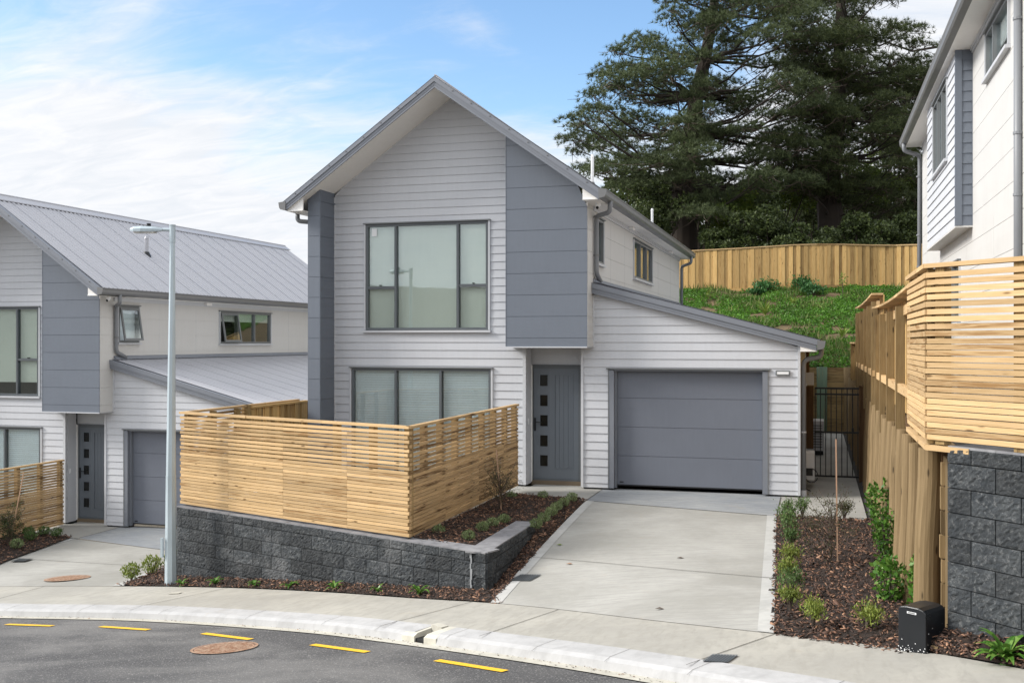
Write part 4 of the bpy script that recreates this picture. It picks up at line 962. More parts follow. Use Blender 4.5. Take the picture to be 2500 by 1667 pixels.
# ------------------------------------------------------------------ block walls
def split_blocks(R, a, b, ztop, zbot, name, bw=.44, bh=.2, courses=8, cap=.19, capmat='cap', capdepth=.3, first=0.):
    """blocks on the vertical plane from a to b (plan), outward normal right of travel"""
    a, b = Vector((*a, 0)), Vector((*b, 0)); d = b-a; L = d.length; u = d/L; n = Vector((u.y, -u.x, 0)); mb = MB()
    z1 = ztop; row = 0
    while row < courses:
        h = .125 if row == 0 else bh; z0 = z1-h; t = -first-(bw/2 if row % 2 else 0)
        while t < L:
            t0, t1 = max(0, t), min(L, t+bw); zb_ = zbot(t0/L)-.12
            if t1-t0 > .02 and z1 > zb_:
                g = .0045; nx_, nz = max(2, int((t1-t0)/.025)), 9; i0 = len(mb.v); sd = Vector((random.random()*50, random.random()*50, 0))
                tilt = random.uniform(-.010, .010)
                for jz in range(nz+1):
                    for jx in range(nx_+1):
                        fx, fz = jx/nx_, jz/nz; uu = lerp(t0+g, t1-g, fx); zz_ = lerp(z0+g, z1-g, fz)
                        ed = min(1, min(fx, 1-fx)*nx_/1.2)*min(1, min(fz, 1-fz)*nz/1.0)
                        q = Vector((uu*7, zz_*7, 0))+sd
                        o = .016+ed*(.004+.006*mnoise.noise(q)+.010*mnoise.noise(q*3.1)+.010*mnoise.noise(q*7.3)+tilt*(fx-.5)*2)
                        mb.v.append(tuple(a+u*uu+n*o+Vector((0, 0, zz_))))
                for jz in range(nz):
                    for jx in range(nx_):
                        p = i0+jz*(nx_+1)+jx; mb.f.append((p, p+1, p+nx_+2, p+nx_+1)); mb.m.append(0); mb.uv += [(0, 0)]*4
                # sides back into the wall
                c = [mb.v[i0], mb.v[i0+nx_], mb.v[i0+nz*(nx_+1)+nx_], mb.v[i0+nz*(nx_+1)]]; bk = [tuple(Vector(q)-n*.16) for q in c]; ii = len(mb.v); mb.v += bk
                ids = [i0, i0+nx_, i0+nz*(nx_+1)+nx_, i0+nz*(nx_+1)]
                for k in range(4):
                    k2 = (k+1) % 4; mb.f.append((ids[k2], ids[k], ii+k, ii+k2)); mb.m.append(0); mb.uv += [(0, 0)]*4
            t += bw
        z1 = z0; row += 1
    mb.f = [f for f in mb.f]; o = mb.build(name, 'stone', R)
    return o
WA, WB, WC = (-10.05, 14.90), (-4.043, 12.683), (-4.043, 15.06)
R = empty('block_wall', (-5, 12.9, -.6), 'dark grey split faced stone block wall under the long slatted fence', 'retaining wall', 'split faced block walls')
split_blocks(R, WA, WB, -.045, lambda t: lerp(-1.28, -.66, t), 'blocks', first=.1)
split_blocks(R, WB, WC, -.045, lambda t: lerp(-.66, -.3, t), 'return_blocks', courses=4, first=.3)
split_blocks(R, (-10.05, 15.3), WA, -.045, lambda t: -1.4, 'end_blocks', courses=7)
wn = (Vector(WB)-Vector(WA)).normalized(); wn3 = Vector((wn.x, wn.y, 0)); wo_ = Vector((wn.y, -wn.x, 0))
mb = MB(); Lw = (Vector(WB)-Vector(WA)).length; t = 0
while t < Lw-.02:
    w_ = min(.44, Lw-t); mb.obox(Vector((*WA, -.055+random.uniform(0, .004)))+wn3*(t+.002)+wo_*(.016+random.uniform(0, .006)), wn3*(w_-.004), -wo_*.30, (0, 0, .018)); t += w_
y = 12.69
while y < 15.05:
    w_ = min(.6, 15.06-y); mb.box((-4.028, y+.002, -.056), (-4.33, y+w_-.002, -.034)); y += w_
mb.build('cap_blocks', 'cap', R)
mb = MB(); 
for k in range(9): mb.obox(Vector((*WB, -.06-.068*(k+1)))-wn3*(.235+random.uniform(-.008, .008))+wo_*.026, wn3*random.uniform(.02, .035), wo_*.010, (0, 0, .068))
mb.build('mortar_strip', 'wet', R)
mb = MB(); mb.prism([(*WC, -.7), (WC[0]-.28, WC[1], -.7), (WC[0]-.28, WC[1], -.06), (*WC, -.06)], (0, .01, 0)); mb.build('end_face', 'stone', R)
R = empty('block_wall', (1.1, 9.1, .2), 'dark grey split faced block wall at the right edge beside the round poles', 'retaining wall', 'split faced block walls')
WR = Vector((1.03, 9.17)); WE = WR+Vector((.7071, -.7071))*4.4
split_blocks(R, tuple(WR), tuple(WE), 1.785, lambda t: lerp(.05, .5, t), 'blocks', courses=9, first=.22)
split_blocks(R, (1.03+.5, 9.17+.5), tuple(WR), 1.785, lambda t: .1, 'end_blocks', courses=9, first=.1)
mb = MB(); u3 = Vector((.7071, -.7071, 0)); n3 = Vector((-.7071, -.7071, 0)); t = 0
while t < 4.3: mb.obox(Vector((WR.x, WR.y, 1.778))+u3*(t+.002)+n3*.012, u3*.436, -n3*.3, (0, 0, .02)); t += .44
mb.build('cap_blocks', 'cap', R)
# ------------------------------------------------------------------ planting beds (mulch) with scattered bark chips
def bed(A, B, zA, zB, n=10, m=8, nchips=1000, size=.05, fringe=0., hump=.03, label=None):
    """surface between two plan polylines A(t), B(t) with height functions"""
    def P(u, v):
        a = A(u); b = B(u); p = (lerp(a[0], b[0], v), lerp(a[1], b[1], v)); uc = max(0, min(1, u)); z = lerp(zA(uc), zB(uc), v)+hump*math.sin(math.pi*min(1, max(0, v)))*math.sin(math.pi*min(1, max(0, u)))
        return Vector((p[0], p[1], z+.012*mnoise.noise(Vector((p[0]*5, p[1]*5, 0)))))
    mb = MB()
    for i in range(n):
        for j in range(m): mb.face([P(i/n, j/m), P((i+1)/n, j/m), P((i+1)/n, (j+1)/m), P(i/n, (j+1)/m)])
    o = structure(mb.build('planting_bed', 'mulchbase', base=P(.5, .5)))
    V = []; F = []
    for k in range(nchips):
        u, v = random.uniform(-fringe*.5, 1+fringe*.5), random.uniform(-fringe, 1+fringe); p = P(u, v)+Vector((0, 0, random.uniform(.0, .022)))
        L = size*random.uniform(.35, 1.15)*(1.6 if random.random() < .05 else 1); W = L*random.uniform(.2, .5); th = random.uniform(0, 6.28); ti = random.gauss(0, .38); tj = random.gauss(0, .38)
        ux = Vector((math.cos(th), math.sin(th), ti)).normalized()*L/2; uy = Vector((-math.sin(th), math.cos(th), tj)).normalized()*W/2; uz = Vector((0, 0, .004+W*.12))
        i = len(V); V += [p-ux-uy*.5, p+ux*.9-uy, p+ux+uy*.6, p-ux*.8+uy, p-ux-uy*.5+uz, p+ux*.9-uy+uz, p+ux+uy*.6+uz, p-ux*.8+uy+uz]
        F += [(i+4, i+5, i+6, i+7), (i, i+1, i+5, i+4), (i+1, i+2, i+6, i+5), (i+2, i+3, i+7, i+6), (i+3, i, i+4, i+7)]
    c = npmesh('bark_mulch', np.array([tuple(v) for v in V]), np.array(F), 'chip', base=tuple(P(.5, .5)))
    tag(c, label or 'brown bark chips', 'bark mulch', kind='stuff'); return P
# bed behind the raised wall
bed(lambda t: (-5.30, lerp(13.35, 17.75, t)), lambda t: (lerp(-4.33, -4.31, t) if t < .45 else lerp(-4.31, -4.0, min(1, (t-.45)*6)), lerp(12.98, 17.85, t)), lambda t: -.025, lambda t: -.085, 12, 8, 3800, .05, label='dark bark mulch in the raised bed between the slatted return fence and the wall')
bed(lambda t: (-4.02 if t < .45 else -4.06, lerp(12.6, 17.85, t)), lambda t: (lerp(-3.76, -3.86, t), lerp(12.06, 17.85, t)), lambda t: -.10 if t > .5 else lerp(-.60, -.17, t/.5), lambda t: lerp(-.50, -.145, t**.8), 14, 4, 2400, .05, .07, label='narrow strip of bark mulch between the wall return and the driveway')
bed(lambda t: tuple(lerp(np.array((-10.6, 15.1)), np.array((-3.98, 12.66)), t)), lambda t: (lerp(-10.55, -3.77, t), fpb_y(lerp(-10.55, -3.77, t))+.01), lambda t: S(lerp(-10.6, -3.98, t), lerp(15.1, 12.66, t))+.075, lambda t: S(lerp(-10.55, -3.77, t), fpb_y(lerp(-10.55, -3.77, t)))+.012, 16, 4, 2600, .05, .05, .01, label='thin strip of bark mulch along the foot of the stone block wall')
bed(lambda t: (lerp(-11.35, -10.6, t), lerp(16.6, 14.24, t)), lambda t: (lerp(-10.1, -10.0, t), lerp(16.6, 14.3, t)), lambda t: lerp(-1.42, -1.225, t), lambda t: lerp(-1.3, -1.15, t), 6, 5, 900, .06, .04, label='wedge of bark mulch around the foot of the lamp post')
RB = bed(lambda t: (lerp(-.38, -.615, min(1, t*1.0)), lerp(9.9, 17.05, t)), lambda t: (lerp(.72, .86, min(1, t*2)), lerp(9.0, 17.0, t)), lambda t: lerp(-.02, -.10, t), lambda t: lerp(.12, -.10, t), 16, 8, 5600, .052, .025, .02, label='reddish bark mulch in the long bed between the driveway and the pole wall')
bed(lambda t: (lerp(.70, 1.06, t), lerp(9.15, 9.35, t)) if t < .3 else tuple(lerp(np.array((.80, 9.4)), np.array((3.4, 6.8)), (t-.3)/.7)), lambda t: (lerp(.70, 3.3, t), fpb_y(lerp(.70, 3.3, t))+.01), lambda t: S(lerp(.7, 3.4, t), lerp(9.15, 6.8, t))+.04, lambda t: S(lerp(.7, 3.3, t), fpb_y(lerp(.7, 3.3, t)))+.01, 10, 4, 1500, .055, .03, .01, label='bark mulch at the foot of the block wall in the right corner')
bed(lambda t: (lerp(-16.86, -16.86, t), lerp(15.2, 19.25, t)), lambda t: (lerp(-14.9, -15.63, t) if t > .3 else lerp(-14.7, -15.1, t/.3), lerp(15.6, 19.25, t)), lambda t: -1.56, lambda t: -1.60, 10, 6, 2200, .055, .02, .03, label='bark mulch bed beside the lower driveway at the left edge')
# ------------------------------------------------------------------ the grassy bank
def bank_h(x, y):
    t = (y-33.5)/10.5; return 1.80+3.0*t**.9+.16*mnoise.noise(Vector((x*.45, y*.45, 3)))+.06*mnoise.noise(Vector((x*1.6, y*1.6, 8)))
xs = np.arange(-16, 9.2, .3); ys = np.arange(33.47, 44.6, .3)
V = np.array([(x, y, bank_h(x, y)) for y in ys for x in xs]); nx = len(xs)
F = np.array([(j*nx+i, j*nx+i+1, (j+1)*nx+i+1, (j+1)*nx+i) for j in range(len(ys)-1) for i in range(nx-1)])
structure(npmesh('bank', V, F, 'earth', smooth=True))
BARE = [(0.2, 42.4, 0.6, 0.41), (-3.1, 43.0, 1.12, 0.38), (-2.0, 39.3, 0.52, 0.38), (0.9, 36.6, 0.6, 0.34), (-0.7, 37.6, 0.83, 0.3), (-0.6, 42.3, 0.45, 0.3), (1.4, 34.6, 0.38, 0.52), (2.8, 43.3, 1.05, 0.22), (-1.0, 35.2, 0.52, 0.26), (0.9, 42.7, 0.38, 0.22)]
def leaves(P, size, tilt=.6, aspect=.6, up=.5):
    """leaf quads at points P (n,3)"""
    n = len(P); th = rng.uniform(0, 2*np.pi, n); el_ = rng.normal(up, tilt, n); s = size*rng.uniform(.55, 1.3, n)
    u = np.stack([np.cos(th)*np.cos(el_), np.sin(th)*np.cos(el_), np.sin(el_)], 1)
    r = rng.normal(size=(n, 3)); v = np.cross(u, r); v /= np.linalg.norm(v, axis=1)[:, None]
    a = P; b = P+u*(s*.5)[:, None]+v*(s*aspect*.5)[:, None]; c = P+u*s[:, None]; d = P+u*(s*.5)[:, None]-v*(s*aspect*.5)[:, None]
    V = np.stack([a, b, c, d], 1).reshape(-1, 3); F = np.arange(4*n).reshape(-1, 4); return V, F
pts = []
for k in range(150000):
    x, y = random.uniform(-9, 6.5), random.uniform(33.5, 44.1)
    den_ = mnoise.noise(Vector((x*.9, y*.9, 1)))+.5*mnoise.noise(Vector((x*2.6, y*2.6, 4)))
    if den_ < -.42: continue
    if any(((x-bx)/rx)**2+((y-by)/ry)**2 < 1+.5*mnoise.noise(Vector((x*3, y*3, 0))) for bx, by, rx, ry in BARE): continue
    pts.append((x, y, bank_h(x, y)+random.uniform(0, .10)*(1+den_)))
V, F = leaves(np.array(pts), .075, .5, .7, .35); tag(npmesh('ground_cover', V, F, 'cover', base=(0, 38, 3)), 'bright green leafy ground cover spread over the bank', 'ground cover', kind='stuff')
gp = [(x, y, bank_h(x, y)) for x, y in ((random.uniform(-8, 6), random.uniform(33.6, 44)) for k in range(16000)) if mnoise.noise(Vector((x*.7+9, y*.7, 2)))+.4*mnoise.noise(Vector((x*3, y*3, 7))) > .12]
V, F = leaves(np.array(gp), .30, .35, .10, 1.15); tag(npmesh('grass_tufts', V, F, 'tuft', base=(0, 38, 3)), 'rough pale grass tufts growing through the ground cover on the bank', 'grass', kind='stuff')
# ------------------------------------------------------------------ plants
def shrub(name, base, r, h, n, mat, leaf, label, cat, group=None, dome=.7, stems=7, aspect=.35, up=.9, tilt=.4, clump=0, stemmat='twig'):
    R = empty(name, base, label, cat, group); b = Vector(base); mb = MB(); tips = []
    for i in range(stems):
        th = random.uniform(0, 6.28); rr = r*random.uniform(.2, .8); tp = b+Vector((math.cos(th)*rr, math.sin(th)*rr, h*random.uniform(.6, .95)))
        mb.tube([b+Vector((0, 0, -.02)), b.lerp(tp, .5)+Vector((0, 0, h*.08)), tp], [.008+h*.006, .005+h*.004, .003], 5); tips.append(tp)
    mb.build('stem', stemmat, R)
    q = rng.normal(size=(n, 3)); q /= np.linalg.norm(q, axis=1)[:, None]; rad = rng.uniform(.35, 1, n)**.6
    P = q*rad[:, None]*np.array([r, r, h*.5])+np.array(b)+np.array([0, 0, h*.55])
    if clump:
        cs = np.array([tuple(t) for t in tips]); c = cs[rng.integers(0, len(cs), n)]; P = c+rng.normal(size=(n, 3))*np.array([r, r, h*.7])*clump
    P[:, 2] = np.maximum(P[:, 2], b.z+.01)
    V, F = leaves(P, leaf, tilt, aspect, up); npmesh('foliage', V, F, mat, R); return R
hebes = [(-5.11, 13.83, 'nearest the fence corner'), (-4.58, 13.56, 'nearest the corner of the stone wall'), (-4.59, 14.24, 'first of the close pair of clumps behind the wall return'), (-4.56, 14.62, 'second of the pair beside the wall return'), (-4.50, 14.98, 'third beside the wall return, by its far end'), (-3.93, 14.72, 'at the outer side of the end of the wall return'), (-3.95, 15.26, 'first beyond the wall return in the edging row'), (-3.98, 15.85, 'second beyond the wall return in the edging row'), (-4.02, 16.35, 'third beyond the wall return in the edging row'), (-4.02, 16.85, 'fourth beyond the wall return in the edging row'), (-4.02, 17.45, 'last by the path at the driveway corner'), (-4.55, 17.5, 'by the entry path in front of the front door'), (-5.06, 17.3, 'half hidden behind the thin sapling')]
for i, (x, y, w_) in enumerate(hebes): shrub('hebe', (x, y, -.09), .10, .15, 520, 'hebe', .030, 'small grey green mound '+w_, 'shrub', 'small mounded shrubs in the raised bed')
wallp = [(-9.42, 14.06), (-8.8, 14.02), (-8.0, 13.78), (-7.29, 13.57), (-6.45, 13.26), (-5.64, 12.92), (-4.92, 12.58)]
nm = ['beside the lamp post foot', 'second from the lamp post', 'third from the lamp post, low and flat', 'middle one of the row', 'taller upright one right of the middle', 'second from the wall corner', 'largest one nearest the wall corner']
def strappy(name, base, n, L, wd, mat, label, cat, group=None, arch=1.0, upr=.9):
    R = empty(name, base, label, cat, group); b = Vector(base); mb = MB()
    for i in range(n):
        th = 6.28*i/n+random.uniform(-.4, .4); l = L*random.uniform(.6, 1.1); e = random.uniform(upr-.4, upr+.35); dirh = Vector((math.cos(th), math.sin(th), 0)); sd = Vector((-dirh.y, dirh.x, 0))
        pr_ = b.copy(); ww = 0; K = 6; prev = (pr_-sd*wd*.25, pr_, pr_+sd*wd*.25)
        for k in range(1, K+1):
            t = k/K; ang = e-arch*1.9*t*t; pr_ = pr_+(dirh*math.cos(ang)+Vector((0, 0, math.sin(ang))))*l/K; wv = wd*.5*math.sin(math.pi*min(.97, .18+.8*t))
            cur = (pr_-sd*wv+Vector((0, 0, wv*.35)), pr_, pr_+sd*wv+Vector((0, 0, wv*.35)))
            for q in range(2): mb.face([prev[q], prev[q+1], cur[q+1], cur[q]])
            prev = cur
    # merge each leaf into one island is not needed: colour varies along the tuft
    mb.build('leaves', mat, R, smooth=True)
    m2 = MB(); m2.tube([b-Vector((0, 0, .03)), b+Vector((0, 0, L*.16))], [wd*.7, wd*.35], 6); m2.build('crown_base', mat, R); return R
for i, (x, y) in enumerate(wallp):
    s_ = (.9, 1.2, 1., 1.15, 1.25, 1.0, 1.5)[i]; strappy('lily_plant', (x, y, S(x, y)+.03), (9, 10, 12, 12, 8, 7, 14)[i], .17*s_, .042, 'gloss', 'green leafy plant at the block wall foot, '+nm[i], 'plant', 'leafy plants along the foot of the block wall', .75, 1.0)
strappy('lily_plant', (1.352, 8.575, .25), 40, .29, .06, 'gloss', 'broad leaved strappy green plant in the mulch at the bottom right corner', 'plant', None, .62, 1.0)
for i, (x, y, r, h) in enumerate([(-10.80, 14.72, .17, .26), (-10.72, 15.15, .17, .32), (-10.42, 15.35, .19, .42)]):
    shrub('lime_shrub', (x, y, -1.27), r, h, 420, 'pitto', .055, ('lowest lime shrub at the driveway edge left of the lamp post', 'middle lime shrub left of the lamp post', 'tallest lime shrub, touching the lamp post')[i], 'shrub', 'lime shrubs by the lamp post', stems=9, up=1.1)
rb = [(-.44, 16.75, .20, .34, 'coprosma', 'first edging shrub at the house end of the right bed, grey green'), (-.42, 16.0, .21, .36, 'coprosma', 'second edging shrub from the house in the right bed'), (-.38, 15.0, .22, .36, 'coprosma', 'third edging shrub from the house in the right bed'),
      (-.32, 13.9, .22, .34, 'coprosma', 'fourth edging shrub, mid green with lime tips'), (-.33, 12.75, .22, .28, 'pitto', 'fifth edging shrub, sprawling and lime'), (-.32, 12.0, .20, .24, 'pitto', 'sixth edging shrub, low and yellowish'),
      (-.27, 11.15, .22, .34, 'coprosma', 'large blue green edging shrub near the widest part of the driveway'), (-.25, 10.62, .20, .24, 'pitto', 'lime edging shrub just behind the front corner one'), (-.04, 10.02, .23, .26, 'pitto', 'bright lime shrub at the front corner of the right bed'),
      (.42, 9.92, .24, .28, 'pitto', 'lone lime shrub at the front of the right bed near the black box'), (-.22, 17.0, .2, .34, 'coprosma', 'spiky shrub by the downpipe at the far edge of the right bed'), (.40, 16.98, .22, .30, 'fine', 'olive shrub behind the staked sapling by the path')]
for i, (x, y, r, h, m_, lb) in enumerate(rb): shrub('edging_shrub', (x, y, RB(max(0, min(1, (y-9.9)/7.15)), .4).z), r*.62, h*.72, 560, m_, .038, lb, 'shrub', 'edging shrubs of the right bed', stems=10, up=1.0, clump=.26)
for i, (x, y, r, h) in enumerate([(.84, 16.4, .17, .62), (.83, 14.6, .20, .85), (.80, 13.4, .18, .70), (.70, 11.15, .20, .55), (.93, 10.72, .12, .66)]):
    shrub('glossy_shrub', (x, y, -.06), r*.85, h, 430, 'gloss', .062, ('farthest upright glossy shrub against the poles by the path', 'tallest glossy shrub against the poles', 'glossy shrub with lower leaves, third from the path', 'bushy glossy shrub behind the black box', 'thin upright glossy shrub beside the front pole')[i], 'shrub', 'glossy shrubs against the pole wall', stems=6, aspect=.62, up=.5, tilt=.6)
def sapling(base, top, h, r, n, label, dens='fine', leaf=.028):
    R = empty('sapling', base, label, 'young tree'); b = Vector(base); mb = MB(); tips = []
    for i in range(34):
        th = random.uniform(0, 6.28); z0 = random.uniform(.02, .55)*h; p0 = b+Vector((0, 0, z0)); rr = r*random.uniform(.4, 1.15); p2 = p0+Vector((math.cos(th)*rr, math.sin(th)*rr, h*random.uniform(.12, .5)))
        p1 = p0.lerp(p2, .5)+Vector((random.gauss(0, .03), random.gauss(0, .03), .03)); mb.tube([p0, p1, p2], [.005, .0035, .002], 4, cap=False)
        for q in range(3):
            s0 = p0.lerp(p2, random.uniform(.4, .95)); s1 = s0+Vector((random.gauss(0, .09), random.gauss(0, .09), random.gauss(.03, .07))); mb.tube([s0, s1], [.003, .0015], 4, cap=False); tips += [s1, s0]
    mb.tube([b-Vector((0, 0, .03)), b+Vector((.01, 0, h*.6))], [.009, .005], 6); mb.build('twigs', 'twig', R)
    c = np.array([tuple(t) for t in tips]); P = c[rng.integers(0, len(c), n)]+rng.normal(size=(n, 3))*.035
    V, F = leaves(P, leaf, .7, .4, .4); npmesh('foliage', V, F, dens, R)
    return R
sapling((-4.83, 15.87, -.1), None, .95, .27, 900, 'wispy olive sapling tied to a stake beside the stained slatted fence')
sapling((.16, 13.15, -.05), None, 1.05, .42, 1100, 'sparse brown twiggy sapling at the stake in the right bed')
sapling((-16.0, 17.8, -1.6), None, .95, .30, 1700, 'wispy green sapling cut by the left edge of the photo', 'bush1', .04)
for a, b, lb in (((-4.80, 15.87, -.12), (-4.89, 15.87, .93), 'thin leaning stake beside the wispy sapling at the slatted fence'), ((.235, 13.09, -.06), (.215, 13.09, 1.48), 'tall thin pinkish stake standing in the right bed'), ((-16.06, 17.87, -1.64), (-15.70, 17.87, -.05), 'leaning pale stake in the left bed by the lower house')):
    mb = MB(); mb.beam(a, b, .016, .016, 0, (0, 1, 0)); tag(mb.build('garden_stake', 'stake', base=a), lb, 'stake', 'garden stakes')
for i, (x, y, lb) in enumerate([(-16.46, 18.87, 'small green mound against the fence in the left bed'), (-16.16, 19.0, 'small green mound by the lower entry path'), (-16.0, 18.4, 'round green mound in the middle of the left bed'), (-15.78, 18.95, 'green mound at the pointed tip of the left bed'), (-15.65, 17.62, 'grey green mound near the driveway edge of the left bed'), (-15.75, 16.95, 'mound cut by the left edge of the photo')]):
    shrub('hebe', (x, y, -1.58), .14, .2, 420, 'hebe' if i > 3 else 'coprosma', .045, lb, 'shrub', 'small mounded shrubs in the left bed')
# plants on the bank
def onbank(px, py):
    for y in np.arange(33.6, 44.2, .1):
        p = at(px, py, 1)-Vector((0, 0, EYE)); k = y/p.y; q = Vector((0, 0, EYE))+p*k
        if q.z <= bank_h(q.x, q.y)+.01: return Vector((q.x, q.y, bank_h(q.x, q.y)))
    return Vector((q.x, q.y, bank_h(q.x, q.y)))
for px, py, n, L, lb in ((1868, 770, 20, .75, 'bright yellow green flax on the upper bank'), (2057, 828, 18, .7, 'pale flax low on the bank near the framed fence'), (1936, 747, 10, .5, 'small wispy flax in the middle of the bank')):
    strappy('flax_plant', tuple(onbank(px, py)), n, L, .055, 'flax', lb, 'flax', 'flax plants on the bank', .45, 1.2)
for px, py, r, h, lb in ((1872, 717, .42, .5, 'dark leafy clump growing against the back fence, left of the others'), (1962, 712, .42, .55, 'tallest dark leafy clump against the back fence'), (1988, 722, .4, .42, 'right one of the dark leafy clumps by the back fence'), (1850, 722, .3, .25, 'low dark leafy clump beside the left clump')):
    shrub('leafy_clump', tuple(onbank(px, py)), r, h*.8, 520, 'kale', .12, lb, 'plant', 'dark leafy clumps at the back fence', aspect=.5, up=.8, clump=.35, stems=9)
for px, py, h, lb in ((2058, 722, .95, 'slender leafy sapling against the back fence joint'), (1733, 738, .6, 'thin pale sapling by the plinth of the back fence')):
    b_ = onbank(px, py); shrub('sapling', tuple(b_), .14, h, 110, 'flax', .09, lb, 'young tree', None, stems=3, aspect=.5, up=.3)
# ------------------------------------------------------------------ pines and bush behind
def inside(x, y, poly):
    c = False; n = len(poly)
    for i in range(n):
        x1, y1 = poly[i]; x2, y2 = poly[(i+1) % n]
        if (y1 > y) != (y2 > y) and x < (x2-x1)*(y-y1)/(y2-y1)+x1: c = not c
    return c
def pine(name, label, trunk, poly, holes, D, npads, mat, seed, tr=.55, spread=4.0, padr=(.9, 1.7), tufts=105, group=None):
    rnd = random.Random(seed); tk = [at(px, py, D) for px, py in trunk]; tk[0].z = 4.4
    R = empty(name, tuple(tk[0]), label, 'tree', group); mb = MB()
    n = len(tk); mb.tube(tk, [tr*(1-.75*i/(n-1)) for i in range(n)], 12, ns=.06)
    pads = []; x0, x1 = min(p[0] for p in poly), max(p[0] for p in poly); y0, y1 = min(p[1] for p in poly), max(p[1] for p in poly); tries = 0
    while len(pads) < npads and tries < 60000:
        tries += 1; x, y = rnd.uniform(x0, x1), rnd.uniform(y0, y1)
        if not inside(x, y, poly) or any(((x-hx)/hr)**2+((y-hy)/(hr*.75))**2 < 1 for hx, hy, hr in holes): continue
        if any(abs(x-q[0]) < 34 and abs(y-q[1]) < 15 for q in pads): continue
        pads.append((x, y))
    front = set()
    for (ax, ay), (bx, by) in zip(trunk[2:], trunk[3:]):
        for q in range(3):
            t = rnd.random(); front.add(len(pads)); pads.append((lerp(ax, bx, t)+rnd.uniform(-30, 30), lerp(ay, by, t)))
    P = []; O = []; tw = MB()
    for ip, (px, py) in enumerate(pads):
        c = at(px, py, D-rnd.uniform(1.5, 3.2) if ip in front else D+rnd.uniform(-spread, spread)); # trunk attach
        best = min(tk, key=lambda t: abs(t.z-(c.z-.30*((t-c).xy.length))-.2)); d = (c-best); m_ = best.lerp(c, .5)+Vector((rnd.gauss(0, .3), rnd.gauss(0, .3), -.10*d.length+rnd.gauss(0, .2)))
        q = [best.lerp(m_, .0), best.lerp(m_, .55)+Vector((0, 0, .1)), m_, m_.lerp(c, .55)-Vector((0, 0, .12)), c-Vector((0, 0, .12))]
        r0 = .035+.010*d.length; mb.tube(q, [r0, r0*.8, r0*.6, r0*.4, r0*.2], 5, cap=False)
        R_ = rnd.uniform(*padr); k = int(tufts*(R_/1.3)**2); e = rng.normal(size=(k, 3)); e /= np.linalg.norm(e, axis=1)[:, None]; e *= (rng.uniform(0, 1, k)**.45)[:, None]
        e[:, 2] = np.abs(e[:, 2])*.60-.12; pts_ = np.array(c)+e*R_*np.array([1, 1, .60])+(e[:, 0]**2+e[:, 1]**2)[:, None]*np.array([0, 0, -.18])
        P.append(pts_); O.append(e)
        for j in range(9):       # fine dead twigs under the pad
            a_ = c+Vector((rnd.uniform(-.5, .5)*R_, rnd.uniform(-.5, .5)*R_, -.15)); b2 = a_+Vector((rnd.gauss(0, .6), rnd.gauss(0, .6), rnd.uniform(-.55, .1))); tw.tube([a_, a_.lerp(b2, .5)+Vector((0, 0, -.06)), b2], [.022, .014, .007], 3, cap=False)
    mb.build('trunk', 'bark', R); tag(tw.build('dead_twigs', 'twig', R), kind='stuff')
    P = np.concatenate(P); O = np.concatenate(O); K = 19; n = len(P); dirs = rng.normal(size=(n, K, 3)); dirs /= np.linalg.norm(dirs, axis=2)[:, :, None]
    dirs += O[:, None, :]*.5+np.array([0, 0, .55]); dirs /= np.linalg.norm(dirs, axis=2)[:, :, None]
    L = rng.uniform(.14, .30, (n, K, 1)); side_ = np.cross(dirs, rng.normal(size=(n, K, 3))); side_ /= np.linalg.norm(side_, axis=2)[:, :, None]
    a = P[:, None, :]-side_*.013; b = P[:, None, :]+side_*.013; c = P[:, None, :]+dirs*L
    V = np.stack([a, b, c], 2).reshape(-1, 3); F = np.arange(len(V)).reshape(-1, 3); npmesh('crown', V, F, mat, R); return R
T1 = [(1626, -40), (1612, 45), (1577, 67), (1532, 103), (1474, 134), (1468, 214), (1425, 250), (1410, 275), (1385, 325), (1400, 352), (1362, 378), (1400, 400), (1440, 440), (1500, 455), (1560, 480), (1640, 520), (1700, 560), (1780, 500), (1900, 460), (2010, 420), (2030, 300), (1990, 180), (2010, 60), (2020, -40)]
holes1 = [(1740, 168), (1780, 205)] ; holes1 = [(1770, 165, 42), (1895, 125, 36), (1725, 318, 26), (1745, 400, 34), (1862, 100, 20), (1760, 440, 20)]
pine('pine_tree', 'left dark pine with a forked trunk rising behind the middle house roof', [(1672, 620), (1670, 540), (1666, 470), (1672, 400), (1690, 330), (1700, 240), (1720, 150), (1740, 40), (1750, -80)], T1, holes1, 54, 138, 'needle', 11, .72, 4.5)
T2 = [(1890, -40), (1900, 80), (1930, 200), (1900, 300), (1850, 380), (1880, 430), (1960, 470), (2050, 520), (2150, 540), (2240, 520), (2260, 400), (2270, 260), (2300, 130), (2240, 60), (2200, -40)]
holes2 = [(1985, 168, 16), (2130, 60, 30), (2200, 115, 34), (2215, 40, 34), (2060, 240, 20), (2090, 380, 40), (2150, 420, 34), (2260, 60, 40), (2170, 20, 30), (2250, 150, 30)]
pine('pine_tree', 'right dark pine with low limbs fanning out behind the paling fence', [(2025, 620), (2030, 540), (2022, 470), (2030, 400), (2040, 300), (2048, 200), (2050, 100), (2055, -80)], T2, holes2, 57, 118, 'needle2', 23, .8, 4.5)
T3 = [(2060, -40), (2080, 140), (2180, 180), (2330, 90), (2345, 130), (2290, 180), (2260, 290), (2400, 300), (2400, 600), (2230, 590), (2200, 400), (2120, 260), (2040, 100)]
pine('pine_tree', 'pine behind the right house, its long boughs crossing the white sky', [(2420, 640), (2420, 480), (2425, 350), (2420, 220), (2420, 100), (2420, -40)], T3, [(2240, 40, 46), (2300, 60, 40), (2210, 125, 22), (2260, 150, 16)], 62, 62, 'needle2', 37, .6, 4.0)
